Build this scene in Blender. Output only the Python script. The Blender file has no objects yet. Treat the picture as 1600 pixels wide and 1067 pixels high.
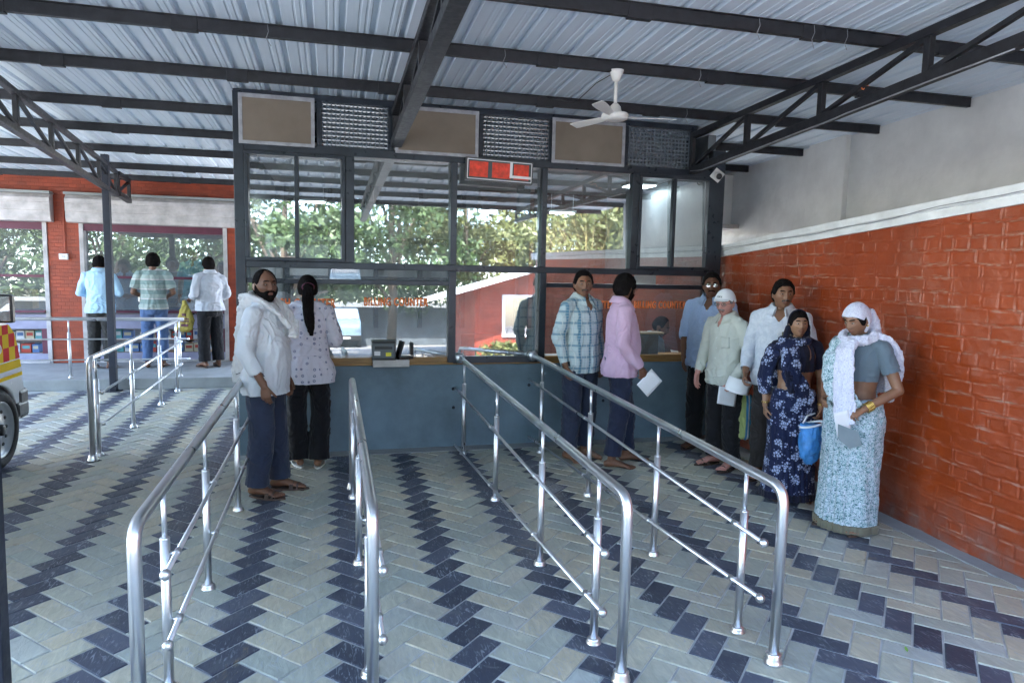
EXPO=4.25
import bpy, bmesh, math, random
import numpy as np
from mathutils import Vector, Matrix
from mathutils.bvhtree import BVHTree
random.seed(7); RNG=np.random.RandomState(5)
R=math.radians
sc=bpy.context.scene
COL=sc.collection

# ------------------------------------------------------------------ object helpers
def tag(o,label=None,cat=None,group=None,kind=None):
    if label: o['label']=label
    if cat: o['category']=cat
    if group: o['group']=group
    if kind: o['kind']=kind
    return o
def link(o,parent=None):
    COL.objects.link(o)
    if parent is not None: o.parent=parent
    return o
def empty(name,loc=(0,0,0),rz=0):
    o=bpy.data.objects.new(name,None); o.empty_display_size=.1
    o.location=loc; o.rotation_euler=(0,0,rz); return link(o)
def mkmesh(name,v,f,mats,parent=None,smooth=False,fm=None):
    me=bpy.data.meshes.new(name)
    me.from_pydata([tuple(map(float,p)) for p in v],[],[tuple(map(int,q)) for q in f])
    if not isinstance(mats,(list,tuple)): mats=[mats]
    for m in mats: me.materials.append(m)
    if fm is not None: me.polygons.foreach_set('material_index',np.array(fm,dtype=np.int32))
    if smooth: me.polygons.foreach_set('use_smooth',[True]*len(me.polygons))
    me.update()
    return link(bpy.data.objects.new(name,me),parent)
def bevel(o,w=.004,s=2):
    m=o.modifiers.new('bevel','BEVEL'); m.width=w; m.segments=s; m.limit_method='ANGLE'; m.angle_limit=R(40); return o
def copy_tree(o,parent=None):
    c=o.copy(); COL.objects.link(c); c.parent=parent
    for ch in [x for x in bpy.data.objects if x.parent==o]: copy_tree(ch,c)
    return c
def norm(a):
    a=np.asarray(a,float); return a/max(np.linalg.norm(a),1e-9)

class MB:
    """collects boxes, tubes and lofts, builds them as ONE mesh object"""
    def __init__(s): s.v=[]; s.f=[]; s.m=[]
    def add(s,v,f,mi=0):
        b=len(s.v); s.v+= [tuple(p) for p in v]; s.f+=[tuple(i+b for i in q) for q in f]; s.m+=[mi]*len(f); return s
    def box(s,a,b,mi=0):
        x0,y0,z0=a; x1,y1,z1=b
        return s.add([(x0,y0,z0),(x1,y0,z0),(x1,y1,z0),(x0,y1,z0),(x0,y0,z1),(x1,y0,z1),(x1,y1,z1),(x0,y1,z1)],
          [(3,2,1,0),(4,5,6,7),(0,1,5,4),(1,2,6,5),(2,3,7,6),(3,0,4,7)],mi)
    def beam(s,p,q,w,h,mi=0,up=(0,0,1)):
        p=np.array(p,float);q=np.array(q,float);d=norm(q-p); u=np.array(up,float)
        if abs(d@u)>.98: u=np.array((0,1.,0))
        sx=norm(np.cross(d,u)); uz=np.cross(sx,d)
        v=[]
        for c in (p,q):
            for a,b in ((-1,-1),(1,-1),(1,1),(-1,1)): v.append(c+sx*a*w/2+uz*b*h/2)
        return s.add(v,[(0,1,2,3),(7,6,5,4),(0,4,5,1),(1,5,6,2),(2,6,7,3),(3,7,4,0)],mi)
    def sweep(s,path,rad,n=12,mi=0,up=(0,0,1),cap=True,ex=1.0,phase=0):
        """path Nx3; rad list of (rx,ry) or r: rx across, ry along 'up' side"""
        P=np.array(path,float); N=len(P); rr=[(r,r) if np.isscalar(r) else r for r in rad]
        T=np.zeros_like(P)
        for i in range(N):
            a=P[max(i-1,0)];b=P[min(i+1,N-1)]; T[i]=norm(b-a)
        u=np.array(up,float)
        if abs(norm(u)@T[0])>.95: u=np.array((0,1.,0)) if abs(T[0][1])<.9 else np.array((1.,0,0))
        v=[]; ang=np.arange(n)/n*2*math.pi+phase
        for i in range(N):
            sx=norm(np.cross(T[i],u)); uz=np.cross(sx,T[i]); u=uz
            ca,sa=np.cos(ang),np.sin(ang)
            if ex!=1.0: ca=np.sign(ca)*abs(ca)**ex; sa=np.sign(sa)*abs(sa)**ex
            for c,d in zip(ca,sa): v.append(P[i]+sx*c*rr[i][0]+uz*d*rr[i][1])
        f=[]
        for i in range(N-1):
            for j in range(n):
                k=(j+1)%n; f.append((i*n+j,i*n+k,(i+1)*n+k,(i+1)*n+j))
        if cap: f.append(tuple(range(n-1,-1,-1))); f.append(tuple((N-1)*n+j for j in range(n)))
        return s.add(v,f,mi)
    def limb(s,path,rad,n=12,up=(0,0,1)):
        """sweep with rounded ends"""
        P=[np.array(p,float) for p in path]; rr=[(r,r) if np.isscalar(r) else tuple(r) for r in rad]
        d0=norm(P[0]-P[1]); d1=norm(P[-1]-P[-2]); a=[];ra=[]
        for k in (1.0,.7,.35):
            c=math.sqrt(max(0,1-k*k))+.02; h=min(rr[0])*k; a.append(P[0]+d0*h); ra.append((rr[0][0]*c,rr[0][1]*c))
        b=[];rb=[]
        for k in (.35,.7,1.0):
            c=math.sqrt(max(0,1-k*k))+.02; h=min(rr[-1])*k; b.append(P[-1]+d1*h); rb.append((rr[-1][0]*c,rr[-1][1]*c))
        return s.sweep(a+P+b,ra+rr+rb,n,0,up)
    def rings(s,R_,n=28,mi=0,ex=1.0):
        """R_ list of (cx,cy,z,a,b[,fn(angle)->scale])"""
        v=[];ang=np.arange(n)/n*2*math.pi
        for r in R_:
            cx,cy,z,a,b=r[:5]; fn=r[5] if len(r)>5 else None
            for t in ang:
                k=fn(t) if fn else 1
                c,d=math.cos(t),math.sin(t)
                if ex!=1: c=math.copysign(abs(c)**ex,c); d=math.copysign(abs(d)**ex,d)
                v.append((cx+a*c*k,cy+b*d*k,z))
        f=[];N=len(R_)
        for i in range(N-1):
            for j in range(n):
                k=(j+1)%n; f.append((i*n+j,i*n+k,(i+1)*n+k,(i+1)*n+j))
        f.append(tuple(range(n-1,-1,-1))); f.append(tuple((N-1)*n+j for j in range(n)))
        return s.add(v,f,mi)
    def ball(s,c,r,n=12,mi=0):
        if np.isscalar(r): r=(r,r,r)
        L=[]; m=max(6,n//2)
        v=[];f=[]
        for i in range(1,m):
            e=-math.pi/2+math.pi*i/m
            for j in range(n):
                t=2*math.pi*j/n; v.append((c[0]+r[0]*math.cos(e)*math.cos(t),c[1]+r[1]*math.cos(e)*math.sin(t),c[2]+r[2]*math.sin(e)))
        b=len(v); v.append((c[0],c[1],c[2]-r[2])); v.append((c[0],c[1],c[2]+r[2]))
        for i in range(m-2):
            for j in range(n):
                k=(j+1)%n; f.append((i*n+j,i*n+k,(i+1)*n+k,(i+1)*n+j))
        for j in range(n):
            k=(j+1)%n; f.append((b,k,j)); f.append((b+1,(m-2)*n+j,(m-2)*n+k))
        return s.add(v,f,mi)
    def build(s,name,mats,parent=None,smooth=False,bev=0):
        o=mkmesh(name,s.v,s.f,mats,parent,smooth,s.m if isinstance(mats,(list,tuple)) else None)
        if bev: bevel(o,bev)
        return o

# ------------------------------------------------------------------ materials
def N_(nt,t,**k):
    n=nt.nodes.new(t)
    for a,b in k.items(): setattr(n,a,b)
    return n
def newmat(name):
    m=bpy.data.materials.new(name); m.use_nodes=True; nt=m.node_tree
    b=nt.nodes['Principled BSDF']; return m,nt,b
def coord(nt,scale=(1,1,1),kind='Object',rot=(0,0,0)):
    tc=N_(nt,'ShaderNodeTexCoord'); mp=N_(nt,'ShaderNodeMapping'); mp.inputs['Scale'].default_value=scale; mp.inputs['Rotation'].default_value=rot
    nt.links.new(tc.outputs[kind],mp.inputs[0]); return mp.outputs[0]
def noise(nt,vec,scale=5,detail=4,rough=.55,dist=0):
    n=N_(nt,'ShaderNodeTexNoise'); n.inputs['Scale'].default_value=scale; n.inputs['Detail'].default_value=detail
    n.inputs['Roughness'].default_value=rough; n.inputs['Distortion'].default_value=dist
    if vec is not None: nt.links.new(vec,n.inputs['Vector'])
    return n.outputs['Fac']
def ramp(nt,fac,stops,interp='LINEAR'):
    r=N_(nt,'ShaderNodeValToRGB'); r.color_ramp.interpolation=interp
    e=r.color_ramp.elements
    while len(e)<len(stops): e.new(.5)
    for i,(p,c) in enumerate(stops):
        e[i].position=p; e[i].color=(*c,1) if not np.isscalar(c) else (c,c,c,1)
    nt.links.new(fac,r.inputs[0]); return r.outputs[0]
def mixc(nt,fac,a,b,mode='MIX'):
    m=N_(nt,'ShaderNodeMix',data_type='RGBA',blend_type=mode)
    for sock,val in ((m.inputs[0],fac),(m.inputs[6],a),(m.inputs[7],b)):
        if hasattr(val,'is_linked') or hasattr(val,'links'): nt.links.new(val,sock)
        elif np.isscalar(val): sock.default_value=val
        else: sock.default_value=(*val,1)
    return m.outputs[2]
def math_(nt,op,a,b=None,c=None):
    m=N_(nt,'ShaderNodeMath',operation=op)
    for i,val in enumerate((a,b,c)):
        if val is None: continue
        if np.isscalar(val): m.inputs[i].default_value=val
        else: nt.links.new(val,m.inputs[i])
    return m.outputs[0]
def bump(nt,b,h,strength=.3,dist=.01):
    n=N_(nt,'ShaderNodeBump'); n.inputs['Strength'].default_value=strength; n.inputs['Distance'].default_value=dist
    nt.links.new(h,n.inputs['Height']); nt.links.new(n.outputs[0],b.inputs['Normal']); return n
def pm(name,c,rough=.6,metal=0,var=.15,vs=6,bs=0,bsc=40,bd=.004,c2=None,spec=.5,scale=(1,1,1)):
    """general painted / worn surface: two tones broken up by noise, rough variation, optional bump"""
    m,nt,b=newmat(name); v=coord(nt,scale)
    n=noise(nt,v,vs,6,.6)
    lo=tuple(x*(1-var) for x in c); hi=tuple(min(1,x*(1+var)) for x in c) if c2 is None else c2
    nt.links.new(ramp(nt,n,[(.3,lo),(.7,hi)]),b.inputs['Base Color'])
    r=ramp(nt,noise(nt,v,vs*2.3,4),[(.3,max(0,rough-.08)),(.7,min(1,rough+.08))]); nt.links.new(r,b.inputs['Roughness'])
    b.inputs['Metallic'].default_value=metal; b.inputs['Specular IOR Level'].default_value=spec
    if bs: bump(nt,b,noise(nt,v,bsc,5),bs,bd)
    return m
def cloth(name,c,rough=.85,var=.06,sheen=.15,weave=700,wr=.35):
    m,nt,b=newmat(name); v=coord(nt)
    n=noise(nt,v,5,4)
    nt.links.new(ramp(nt,n,[(.3,tuple(x*(1-var) for x in c)),(.7,tuple(min(1,x*(1+var)) for x in c))]),b.inputs['Base Color'])
    b.inputs['Roughness'].default_value=rough; b.inputs['Sheen Weight'].default_value=sheen; b.inputs['Specular IOR Level'].default_value=.2
    w=coord(nt,(1,1,.45)); h=noise(nt,w,9,3,.5,1.4)
    bump(nt,b,h,wr*.6,.03)
    return m
M={}
M['steel']=None
def mk_steel():
    m,nt,b=newmat('brushed_steel'); v=coord(nt,(1,1,1),'Object')
    b.inputs['Metallic'].default_value=1
    nt.links.new(ramp(nt,noise(nt,v,9,5),[(.3,(.66,.67,.69)),(.7,(.76,.77,.79))]),b.inputs['Base Color'])
    nt.links.new(ramp(nt,noise(nt,v,4,3),[(.3,.27),(.75,.40)]),b.inputs['Roughness'])
    return m
M['steel']=mk_steel()
M['steel_dark']=pm('weathered_pole',(.018,.022,.036),.5,.3,.25,12,.15,60)
M['frame']=pm('dark_aluminium',(.030,.038,.052),.33,.35,.25,5,.08,70)
M['truss']=pm('black_enamel',(.008,.009,.014),.45,.1,.5,14,.25,50,c2=(.018,.019,.025))
M['frame_grey']=pm('grey_frame',(.17,.19,.21),.5,.2,.15)
M['blue_wall']=pm('blue_plaster',(.135,.20,.255),.62,0,.28,2.2,.25,14,.01)
M['wood']=pm('varnished_wood',(.30,.16,.05),.4,0,.35,3,.1,60,scale=(1,8,8))
M['grey_plaster']=pm('grey_plaster',(.66,.675,.68),.8,0,.12,2.2,.5,7,.03)
M['white_paint']=pm('white_paint',(.74,.76,.79),.6,0,.12,7,.3,40)
M['dirty_white']=pm('dirty_white',(.48,.45,.45),.7,0,.3,5,.3,30)
M['maroon']=pm('maroon_paint',(.11,.02,.045),.5,0,.2)
M['mauve']=pm('mauve_paint',(.30,.30,.42),.6,0,.12)
M['concrete']=pm('concrete',(.27,.28,.28),.85,0,.18,3,.4,30,.006)
M['black']=pm('black_plastic',(.012,.012,.014),.4,0,.2)
M['rubber']=pm('rubber',(.018,.018,.02),.75,0,.3,20,.3,80)
M['white_plastic']=pm('white_plastic',(.72,.72,.71),.35,0,.05)
M['paper']=pm('paper',(.82,.83,.86),.8,0,.03)
M['marble']=pm('marble_ledge',(.50,.49,.48),.4,0,.2,9)
M['monitor']=pm('dark_grey_case',(.07,.075,.08),.45,0,.15)
M['screen_grey']=pm('monitor_back',(.12,.14,.15),.5,0,.1)
def emis(name,c,s):
    m,nt,b=newmat(name); b.inputs['Base Color'].default_value=(*c,1); b.inputs['Emission Color'].default_value=(*c,1); b.inputs['Emission Strength'].default_value=s; return m
M['lamp']=emis('lamp_glow',(.85,.95,1),1.5)
def mk_glass(name,refl,tint,rough=.0,bumpy=False):
    m=bpy.data.materials.new(name); m.use_nodes=True; nt=m.node_tree; nt.nodes.clear()
    o=N_(nt,'ShaderNodeOutputMaterial'); mx=N_(nt,'ShaderNodeMixShader'); g=N_(nt,'ShaderNodeBsdfGlossy'); t=N_(nt,'ShaderNodeBsdfTransparent'); d=N_(nt,'ShaderNodeBsdfDiffuse'); mx2=N_(nt,'ShaderNodeMixShader')
    g.inputs['Roughness'].default_value=rough; g.inputs['Color'].default_value=(.93,.97,1,1); t.inputs['Color'].default_value=(*tint,1)
    v=coord(nt); n=noise(nt,v,1.3,3)
    nt.links.new(ramp(nt,n,[(.2,refl*.9),(.8,min(1,refl*1.1))]),mx.inputs[0])
    nt.links.new(t.outputs[0],mx.inputs[1]); nt.links.new(g.outputs[0],mx.inputs[2])
    # dust film on the pane, strengthened to paint in a pale veil of reflection
    d.inputs['Color'].default_value=(.6,.62,.62,1)
    nt.links.new(ramp(nt,noise(nt,v,3.5,8,.7),[(.35,.07),(.8,.17)]),mx2.inputs[0])
    nt.links.new(mx.outputs[0],mx2.inputs[1]); nt.links.new(d.outputs[0],mx2.inputs[2]); nt.links.new(mx2.outputs[0],o.inputs[0])
    if bumpy:
        bp=N_(nt,'ShaderNodeBump'); bp.inputs['Strength'].default_value=.9; bp.inputs['Distance'].default_value=.01
        vo=N_(nt,'ShaderNodeTexVoronoi',distance='CHEBYCHEV'); vo.inputs['Scale'].default_value=26; vo.inputs['Randomness'].default_value=0
        nt.links.new(v,vo.inputs[0]); nt.links.new(vo.outputs[0],bp.inputs['Height']); nt.links.new(bp.outputs[0],g.inputs['Normal']); nt.links.new(bp.outputs[0],d.inputs['Normal'])
        ramp_=ramp(nt,vo.outputs[0],[(.1,(.07,.09,.115)),(.5,(.20,.24,.28))]); nt.links.new(ramp_,d.inputs['Color'])
        mx2.inputs[0].default_value=.5
        for l in list(mx2.inputs[0].links): nt.links.remove(l)
    return m
M['glass_up']=mk_glass('reflective_glass',.38,(.55,.62,.62),.015)
M['glass_low']=mk_glass('counter_glass',.26,(.72,.78,.78))
M['glass_clear']=mk_glass('clear_glass',.08,(.85,.9,.9))
M['glass_pat']=mk_glass('patterned_glass',.25,(.3,.34,.38),.15,True)
M['glass_dark']=mk_glass('shop_glass',.24,(.45,.5,.52))

def mk_roof():
    m,nt,b=newmat('corrugated_sheet'); v=coord(nt,(6,.25,1))
    n=noise(nt,v,3,6,.65)
    nt.links.new(ramp(nt,n,[(.25,(.60,.69,.79)),(.75,(.68,.77,.87))]),b.inputs['Base Color'])
    b.inputs['Metallic'].default_value=.08; nt.links.new(ramp(nt,n,[(.2,.42),(.8,.52)]),b.inputs['Roughness'])
    bump(nt,b,noise(nt,coord(nt,(14,.6,1)),4,3),.05,.01)
    return m
M['roof']=mk_roof()
def mk_tiles():
    m,nt,b=newmat('riven_slate_tiles'); at=N_(nt,'ShaderNodeAttribute',attribute_name='tint')
    sep=N_(nt,'ShaderNodeSeparateColor'); nt.links.new(at.outputs['Color'],sep.inputs[0])
    v=coord(nt,(1,1,1)); v2=coord(nt,(1,.33,1),rot=(0,0,.9))
    big=noise(nt,v,1.1,5); fine=noise(nt,v2,30,7,.62,.8)
    light=ramp(nt,sep.outputs[1],[(0,(.36,.38,.33)),(.45,(.44,.43,.345)),(.75,(.48,.43,.32)),(1,(.40,.42,.39))])
    dark=ramp(nt,sep.outputs[1],[(0,(.040,.047,.068)),(1,(.092,.102,.138))])
    base=mixc(nt,sep.outputs[0],light,dark)
    base=mixc(nt,1.0,base,ramp(nt,fine,[(.3,(.78,.79,.8)),(.55,(1,1,1)),(.75,(1.22,1.22,1.2))]),'MULTIPLY')
    base=mixc(nt,1.0,base,ramp(nt,big,[(.3,(.82,.84,.86)),(.7,(1.12,1.1,1.06))]),'MULTIPLY')
    # pale scratches along the cleft of the dark tiles
    scr=ramp(nt,noise(nt,coord(nt,(1,.25,1),rot=(0,0,.55)),42,3,.5,2.2),[(.55,0.),(.64,.85)])
    scr=math_(nt,'MULTIPLY',scr,ramp(nt,noise(nt,v,7,3),[(.42,.05),(.62,.8)]))
    base=mixc(nt,scr,base,(.34,.37,.40))
    # trodden dirt and spilt cement
    base=mixc(nt,ramp(nt,noise(nt,v,1.7,8,.72,.5),[(.55,0.),(.72,.55)]),base,(.19,.19,.18))
    base=mixc(nt,ramp(nt,noise(nt,v,4.5,8,.75,1.5),[(.62,0.),(.72,.5)]),base,(.42,.42,.40))
    # rusty stains
    st=ramp(nt,noise(nt,v,3.1,6,.7,1.2),[(.63,0.),(.72,.55)]); base=mixc(nt,st,base,(.25,.18,.09))
    nt.links.new(base,b.inputs['Base Color'])
    nt.links.new(ramp(nt,fine,[(.3,.36),(.7,.6)]),b.inputs['Roughness']); b.inputs['Specular IOR Level'].default_value=.45
    bump(nt,b,fine,.5,.006)
    return m
M['tiles']=mk_tiles()
M['grout']=pm('grout',(.40,.41,.40),.9,0,.25,6,.4,60)
def mk_brick(name,c,dust):
    m,nt,b=newmat(name); v=coord(nt); n=noise(nt,v,2.2,6,.6)
    col=ramp(nt,n,[(.25,tuple(x*.75 for x in c)),(.6,c),(.85,tuple(x*1.25 for x in c))])
    g=N_(nt,'ShaderNodeNewGeometry'); s=N_(nt,'ShaderNodeSeparateXYZ'); nt.links.new(g.outputs['Normal'],s.inputs[0])
    d=ramp(nt,s.outputs[2],[(.16,0.),(.42,1.)])
    d=math_(nt,'MULTIPLY',d,ramp(nt,noise(nt,coord(nt,(1,1,3)),5,5,.7),[(.42,.0),(.60,.8)]))
    at=N_(nt,'ShaderNodeAttribute',attribute_name='dust'); d=math_(nt,'MAXIMUM',d,math_(nt,'MULTIPLY',at.outputs['Fac'],ramp(nt,noise(nt,coord(nt,(1,1,2.5)),9,5,.7),[(.42,.0),(.60,.8)])))
    col=mixc(nt,d,col,dust)
    col=mixc(nt,ramp(nt,noise(nt,coord(nt,(1,1,1.6)),1.6,6,.7,.6),[(.52,0.),(.74,.38)]),col,(.36,.16,.11))
    gz=N_(nt,'ShaderNodeSeparateXYZ'); nt.links.new(v,gz.inputs[0]); gr=math_(nt,'MULTIPLY',ramp(nt,gz.outputs[2],[(0,1.),(.32,0.)]),ramp(nt,noise(nt,v,6,6,.7),[(.4,.1),(.65,.7)])); col=mixc(nt,gr,col,(.17,.14,.13))
    nt.links.new(col,b.inputs['Base Color']); nt.links.new(ramp(nt,noise(nt,v,11,4),[(.3,.32),(.7,.5)]),b.inputs['Roughness'])
    bump(nt,b,noise(nt,v,38,6,.6),.28,.008)
    return m
M['red_brick']=mk_brick('red_painted_brick',(.30,.044,.006),(.38,.27,.21))
def mk_flatbrick(name,c,mort,sx=1,scale=4.5,axis='XZ'):
    m,nt,b=newmat(name); tc=N_(nt,'ShaderNodeTexCoord'); s=N_(nt,'ShaderNodeSeparateXYZ'); nt.links.new(tc.outputs['Object'],s.inputs[0])
    cb=N_(nt,'ShaderNodeCombineXYZ'); nt.links.new(s.outputs[0 if axis[0]=='X' else 1],cb.inputs[0]); nt.links.new(s.outputs[2],cb.inputs[1])
    br=N_(nt,'ShaderNodeTexBrick'); nt.links.new(cb.outputs[0],br.inputs[0]); br.inputs['Scale'].default_value=scale; br.inputs['Color1'].default_value=(*c,1)
    br.inputs['Color2'].default_value=(*[x*.72 for x in c],1); br.inputs['Mortar'].default_value=(*mort,1); br.inputs['Mortar Size'].default_value=.016; br.inputs['Mortar Smooth'].default_value=.6
    col=mixc(nt,1.0,br.outputs[0],ramp(nt,noise(nt,tc.outputs['Object'],3,6),[(.3,(.75,.75,.75)),(.7,(1.2,1.2,1.2))]),'MULTIPLY')
    nt.links.new(col,b.inputs['Base Color']); b.inputs['Roughness'].default_value=.5
    inv=math_(nt,'SUBTRACT',1.0,br.outputs[1]); bump(nt,b,math_(nt,'ADD',inv,math_(nt,'MULTIPLY',noise(nt,tc.outputs['Object'],30,5),.4)),.6,.012)
    return m
M['shop_brick']=mk_flatbrick('shop_red_brick',(.36,.055,.018),(.26,.04,.018))
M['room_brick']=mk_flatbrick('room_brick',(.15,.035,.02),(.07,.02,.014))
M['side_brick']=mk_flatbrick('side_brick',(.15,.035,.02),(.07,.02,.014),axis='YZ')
M['far_brick']=mk_flatbrick('far_red_brick',(.30,.05,.025),(.2,.04,.03))
def mk_mesh_screen():
    m,nt,b=newmat('insect_screen'); v=coord(nt)
    w=N_(nt,'ShaderNodeTexWave',wave_type='BANDS',bands_direction='X'); w.inputs['Scale'].default_value=60; nt.links.new(v,w.inputs[0])
    w2=N_(nt,'ShaderNodeTexWave',wave_type='BANDS',bands_direction='Z'); w2.inputs['Scale'].default_value=60; nt.links.new(v,w2.inputs[0])
    n=noise(nt,v,3,6)
    base=ramp(nt,n,[(.3,(.19,.155,.12)),(.75,(.26,.22,.175))])
    g=math_(nt,'MULTIPLY',w.outputs[1],w2.outputs[1]); base=mixc(nt,1.0,base,ramp(nt,g,[(0,(.8,.8,.8)),(1,(1.15,1.15,1.15))]),'MULTIPLY')
    nt.links.new(base,b.inputs['Base Color']); b.inputs['Roughness'].default_value=.85; return m
M['insect']=mk_mesh_screen()
M['zinc']=pm('zinc_edging',(.33,.34,.37),.5,.5,.25,12,.2,60)
M['orange']=pm('orange_film',(1.0,.26,.08),.45,0,.05)
M['red_led']=pm('red_film',(.75,.05,.02),.35,0,.35,22,.5,40)
M['leaf']=None
def mk_leaf(name,a,bb):
    m,nt,b=newmat(name); oi=N_(nt,'ShaderNodeTexCoord'); n=noise(nt,oi.outputs['Object'],1.7,5,.7)
    nt.links.new(ramp(nt,n,[(.3,a),(.7,bb)]),b.inputs['Base Color']); b.inputs['Roughness'].default_value=.55
    return m
M['leaf']=mk_leaf('leaf_green',(.030,.060,.016),(.065,.105,.028))
M['leaf2']=mk_leaf('leaf_yellow',(.07,.095,.025),(.14,.14,.045))
M['bark']=pm('bark',(.12,.09,.065),.9,0,.3,8,.5,30)
M['cane']=pm('cane',(.30,.25,.10),.6,0,.3,8)
M['asphalt']=pm('yard_ground',(.24,.235,.225),.9,0,.15,.8,.4,20)
M['van_glass']=mk_glass('van_glass',.3,(.25,.3,.33))
# ------------------------------------------------------------------ camera (photo 1600x1067, focal 1080 px)
H_CAM=1.76
pit=math.atan(115/1080);rol=math.atan(.022);yaw=math.atan(284/math.hypot(1080,115))
fw=np.array([math.sin(yaw)*math.cos(pit),math.cos(yaw)*math.cos(pit),-math.sin(pit)])
r0=np.array([math.cos(yaw),-math.sin(yaw),0]);u0=np.cross(r0,fw)
rr=r0*math.cos(rol)+u0*math.sin(rol);uu=-r0*math.sin(rol)+u0*math.cos(rol)
cam=bpy.data.objects.new('camera',bpy.data.cameras.new('camera')); COL.objects.link(cam)
cam.matrix_world=Matrix(((rr[0],uu[0],-fw[0],0),(rr[1],uu[1],-fw[1],0),(rr[2],uu[2],-fw[2],H_CAM),(0,0,0,1)))
cam.data.sensor_width=36; cam.data.lens=36*1080/1600; cam.data.clip_end=500; cam.data.clip_start=.05
sc.camera=cam
# ------------------------------------------------------------------ light
w=bpy.data.worlds.new('World'); sc.world=w; w.use_nodes=True; nt=w.node_tree
bg=nt.nodes['Background']; sky=nt.nodes.new('ShaderNodeTexSky'); sky.sky_type='NISHITA'; sky.sun_disc=False
SUN_EL=R(56); SUN_AZ=R(-25)     # azimuth from +Y towards +X
sky.sun_elevation=SUN_EL; sky.sun_rotation=SUN_AZ; sky.air_density=1.1; sky.dust_density=1.5
nt.links.new(sky.outputs[0],bg.inputs[0]); bg.inputs[1].default_value=.15
sd=Vector((math.sin(SUN_AZ)*math.cos(SUN_EL),math.cos(SUN_AZ)*math.cos(SUN_EL),math.sin(SUN_EL)))
sl=bpy.data.lights.new('sun','SUN'); sl.energy=2.6; sl.angle=R(.5); sl.color=(1,.95,.87)
so=bpy.data.objects.new('sun',sl); COL.objects.link(so); so.rotation_euler=sd.to_track_quat('Z','Y').to_euler()
sc.view_settings.view_transform='Standard'; sc.view_settings.look='None'; sc.view_settings.gamma=1; sc.view_settings.use_curve_mapping=False
sc.view_settings.exposure=EXPO
cy=sc.cycles; cy.use_denoising=True; cy.max_bounces=9; cy.diffuse_bounces=5; cy.glossy_bounces=4; cy.transparent_max_bounces=10; cy.transmission_bounces=4; cy.sample_clamp_indirect=6; cy.caustics_reflective=False; cy.caustics_refractive=False

# ------------------------------------------------------------------ setting
def plane(name,x0,x1,y0,y1,z,mat): return mkmesh(name,[(x0,y0,z),(x1,y0,z),(x1,y1,z),(x0,y1,z)],[(0,1,2,3)],mat)
tag(plane('ground',-150,150,-150,150,-.03,M['asphalt']),kind='structure',label='grey yard ground around the shelter')
# paved floor: 2:1 herringbone at 45 degrees, every third column dark
def paving():
    wt=.1285; s2=math.sqrt(.5); X0,Y0=.587,3.179
    X_0,X_1,Y_0,Y_1=-7.0,3.86,-1.6,10.22
    v=[];f=[];col=[]
    rng=np.random.RandomState(3)
    n=int(14/wt)
    for i in range(-n-60,n+90):
        for j in range(-n-60,n+90):
            d=(i-j)%4
            if d==0: a=(i,j,i+2,j+1)
            elif d==3: a=(i,j,i+1,j+2)
            else: continue
            cu,cv=(a[0]+a[2])/2*wt,(a[1]+a[3])/2*wt
            cx,cy_=X0+(cu-cv)*s2,Y0+(cu+cv)*s2
            if not(X_0<cx<X_1 and Y_0<cy_<Y_1): continue
            c=math.floor((i-j)/2) if d==0 else math.floor((i-j-1)/2); dark=(c%3==0)
            g=.0042; z=rng.uniform(-.0015,.0015)
            u0_,v0_,u1_,v1_=a[0]*wt+g,a[1]*wt+g,a[2]*wt-g,a[3]*wt-g
            b=len(v); e=.003
            for (ua,va,ub,vb,zz) in ((u0_,v0_,u1_,v1_,-.006),(u0_+e*.3,v0_+e*.3,u1_-e*.3,v1_-e*.3,.002+z),(u0_+e*1.4,v0_+e*1.4,u1_-e*1.4,v1_-e*1.4,.0045+z)):
                tilt=rng.uniform(-.0008,.0008)
                for k,(p,q) in enumerate(((ua,va),(ub,va),(ub,vb),(ua,vb))): v.append((X0+(p-q)*s2,Y0+(p+q)*s2,zz+(tilt if k%2 else -tilt)))
            fs=[(b+8,b+9,b+10,b+11)]
            for L in (0,4):
                for k in range(4): k2=(k+1)%4; fs.append((b+L+k,b+L+k2,b+L+4+k2,b+L+4+k))
            f+=fs; t=rng.rand(); col+=[(1. if dark else 0.,t,rng.rand(),1)]*len(fs)
    o=mkmesh('paved_floor',v,f,M['tiles']); me=o.data
    at=me.attributes.new('tint','FLOAT_COLOR','FACE'); at.data.foreach_set('color',np.array(col,dtype=np.float32).ravel())
    return o
tag(paving(),kind='structure',label='herringbone stone paving with dark zigzag columns')
tag(plane('pavement',-7.1,4.3,-1.7,12.4,-.0008,M['grout']),kind='structure',label='cement bed under the herringbone paving')
mb=MB(); mb.box((3.80,1.0,-.003),(4.2,7.0,.0085)); 
tag(mb.build('kerb_strip',M['concrete']),kind='structure',label='cement strip along the foot of the red wall')
mb=MB(); mb.box((-.9,6.40,-.003),(4.0,6.60,.010))
tag(mb.build('path',M['concrete']),kind='structure',label='cement skirting along the foot of the booth')
mb=MB(); mb.box((-9,10.28,0),(-.82,12.4,.15)); 
tag(mb.build('pavement',M['concrete'],bev=.01),kind='structure',label='raised concrete step before the shop windows')

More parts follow.
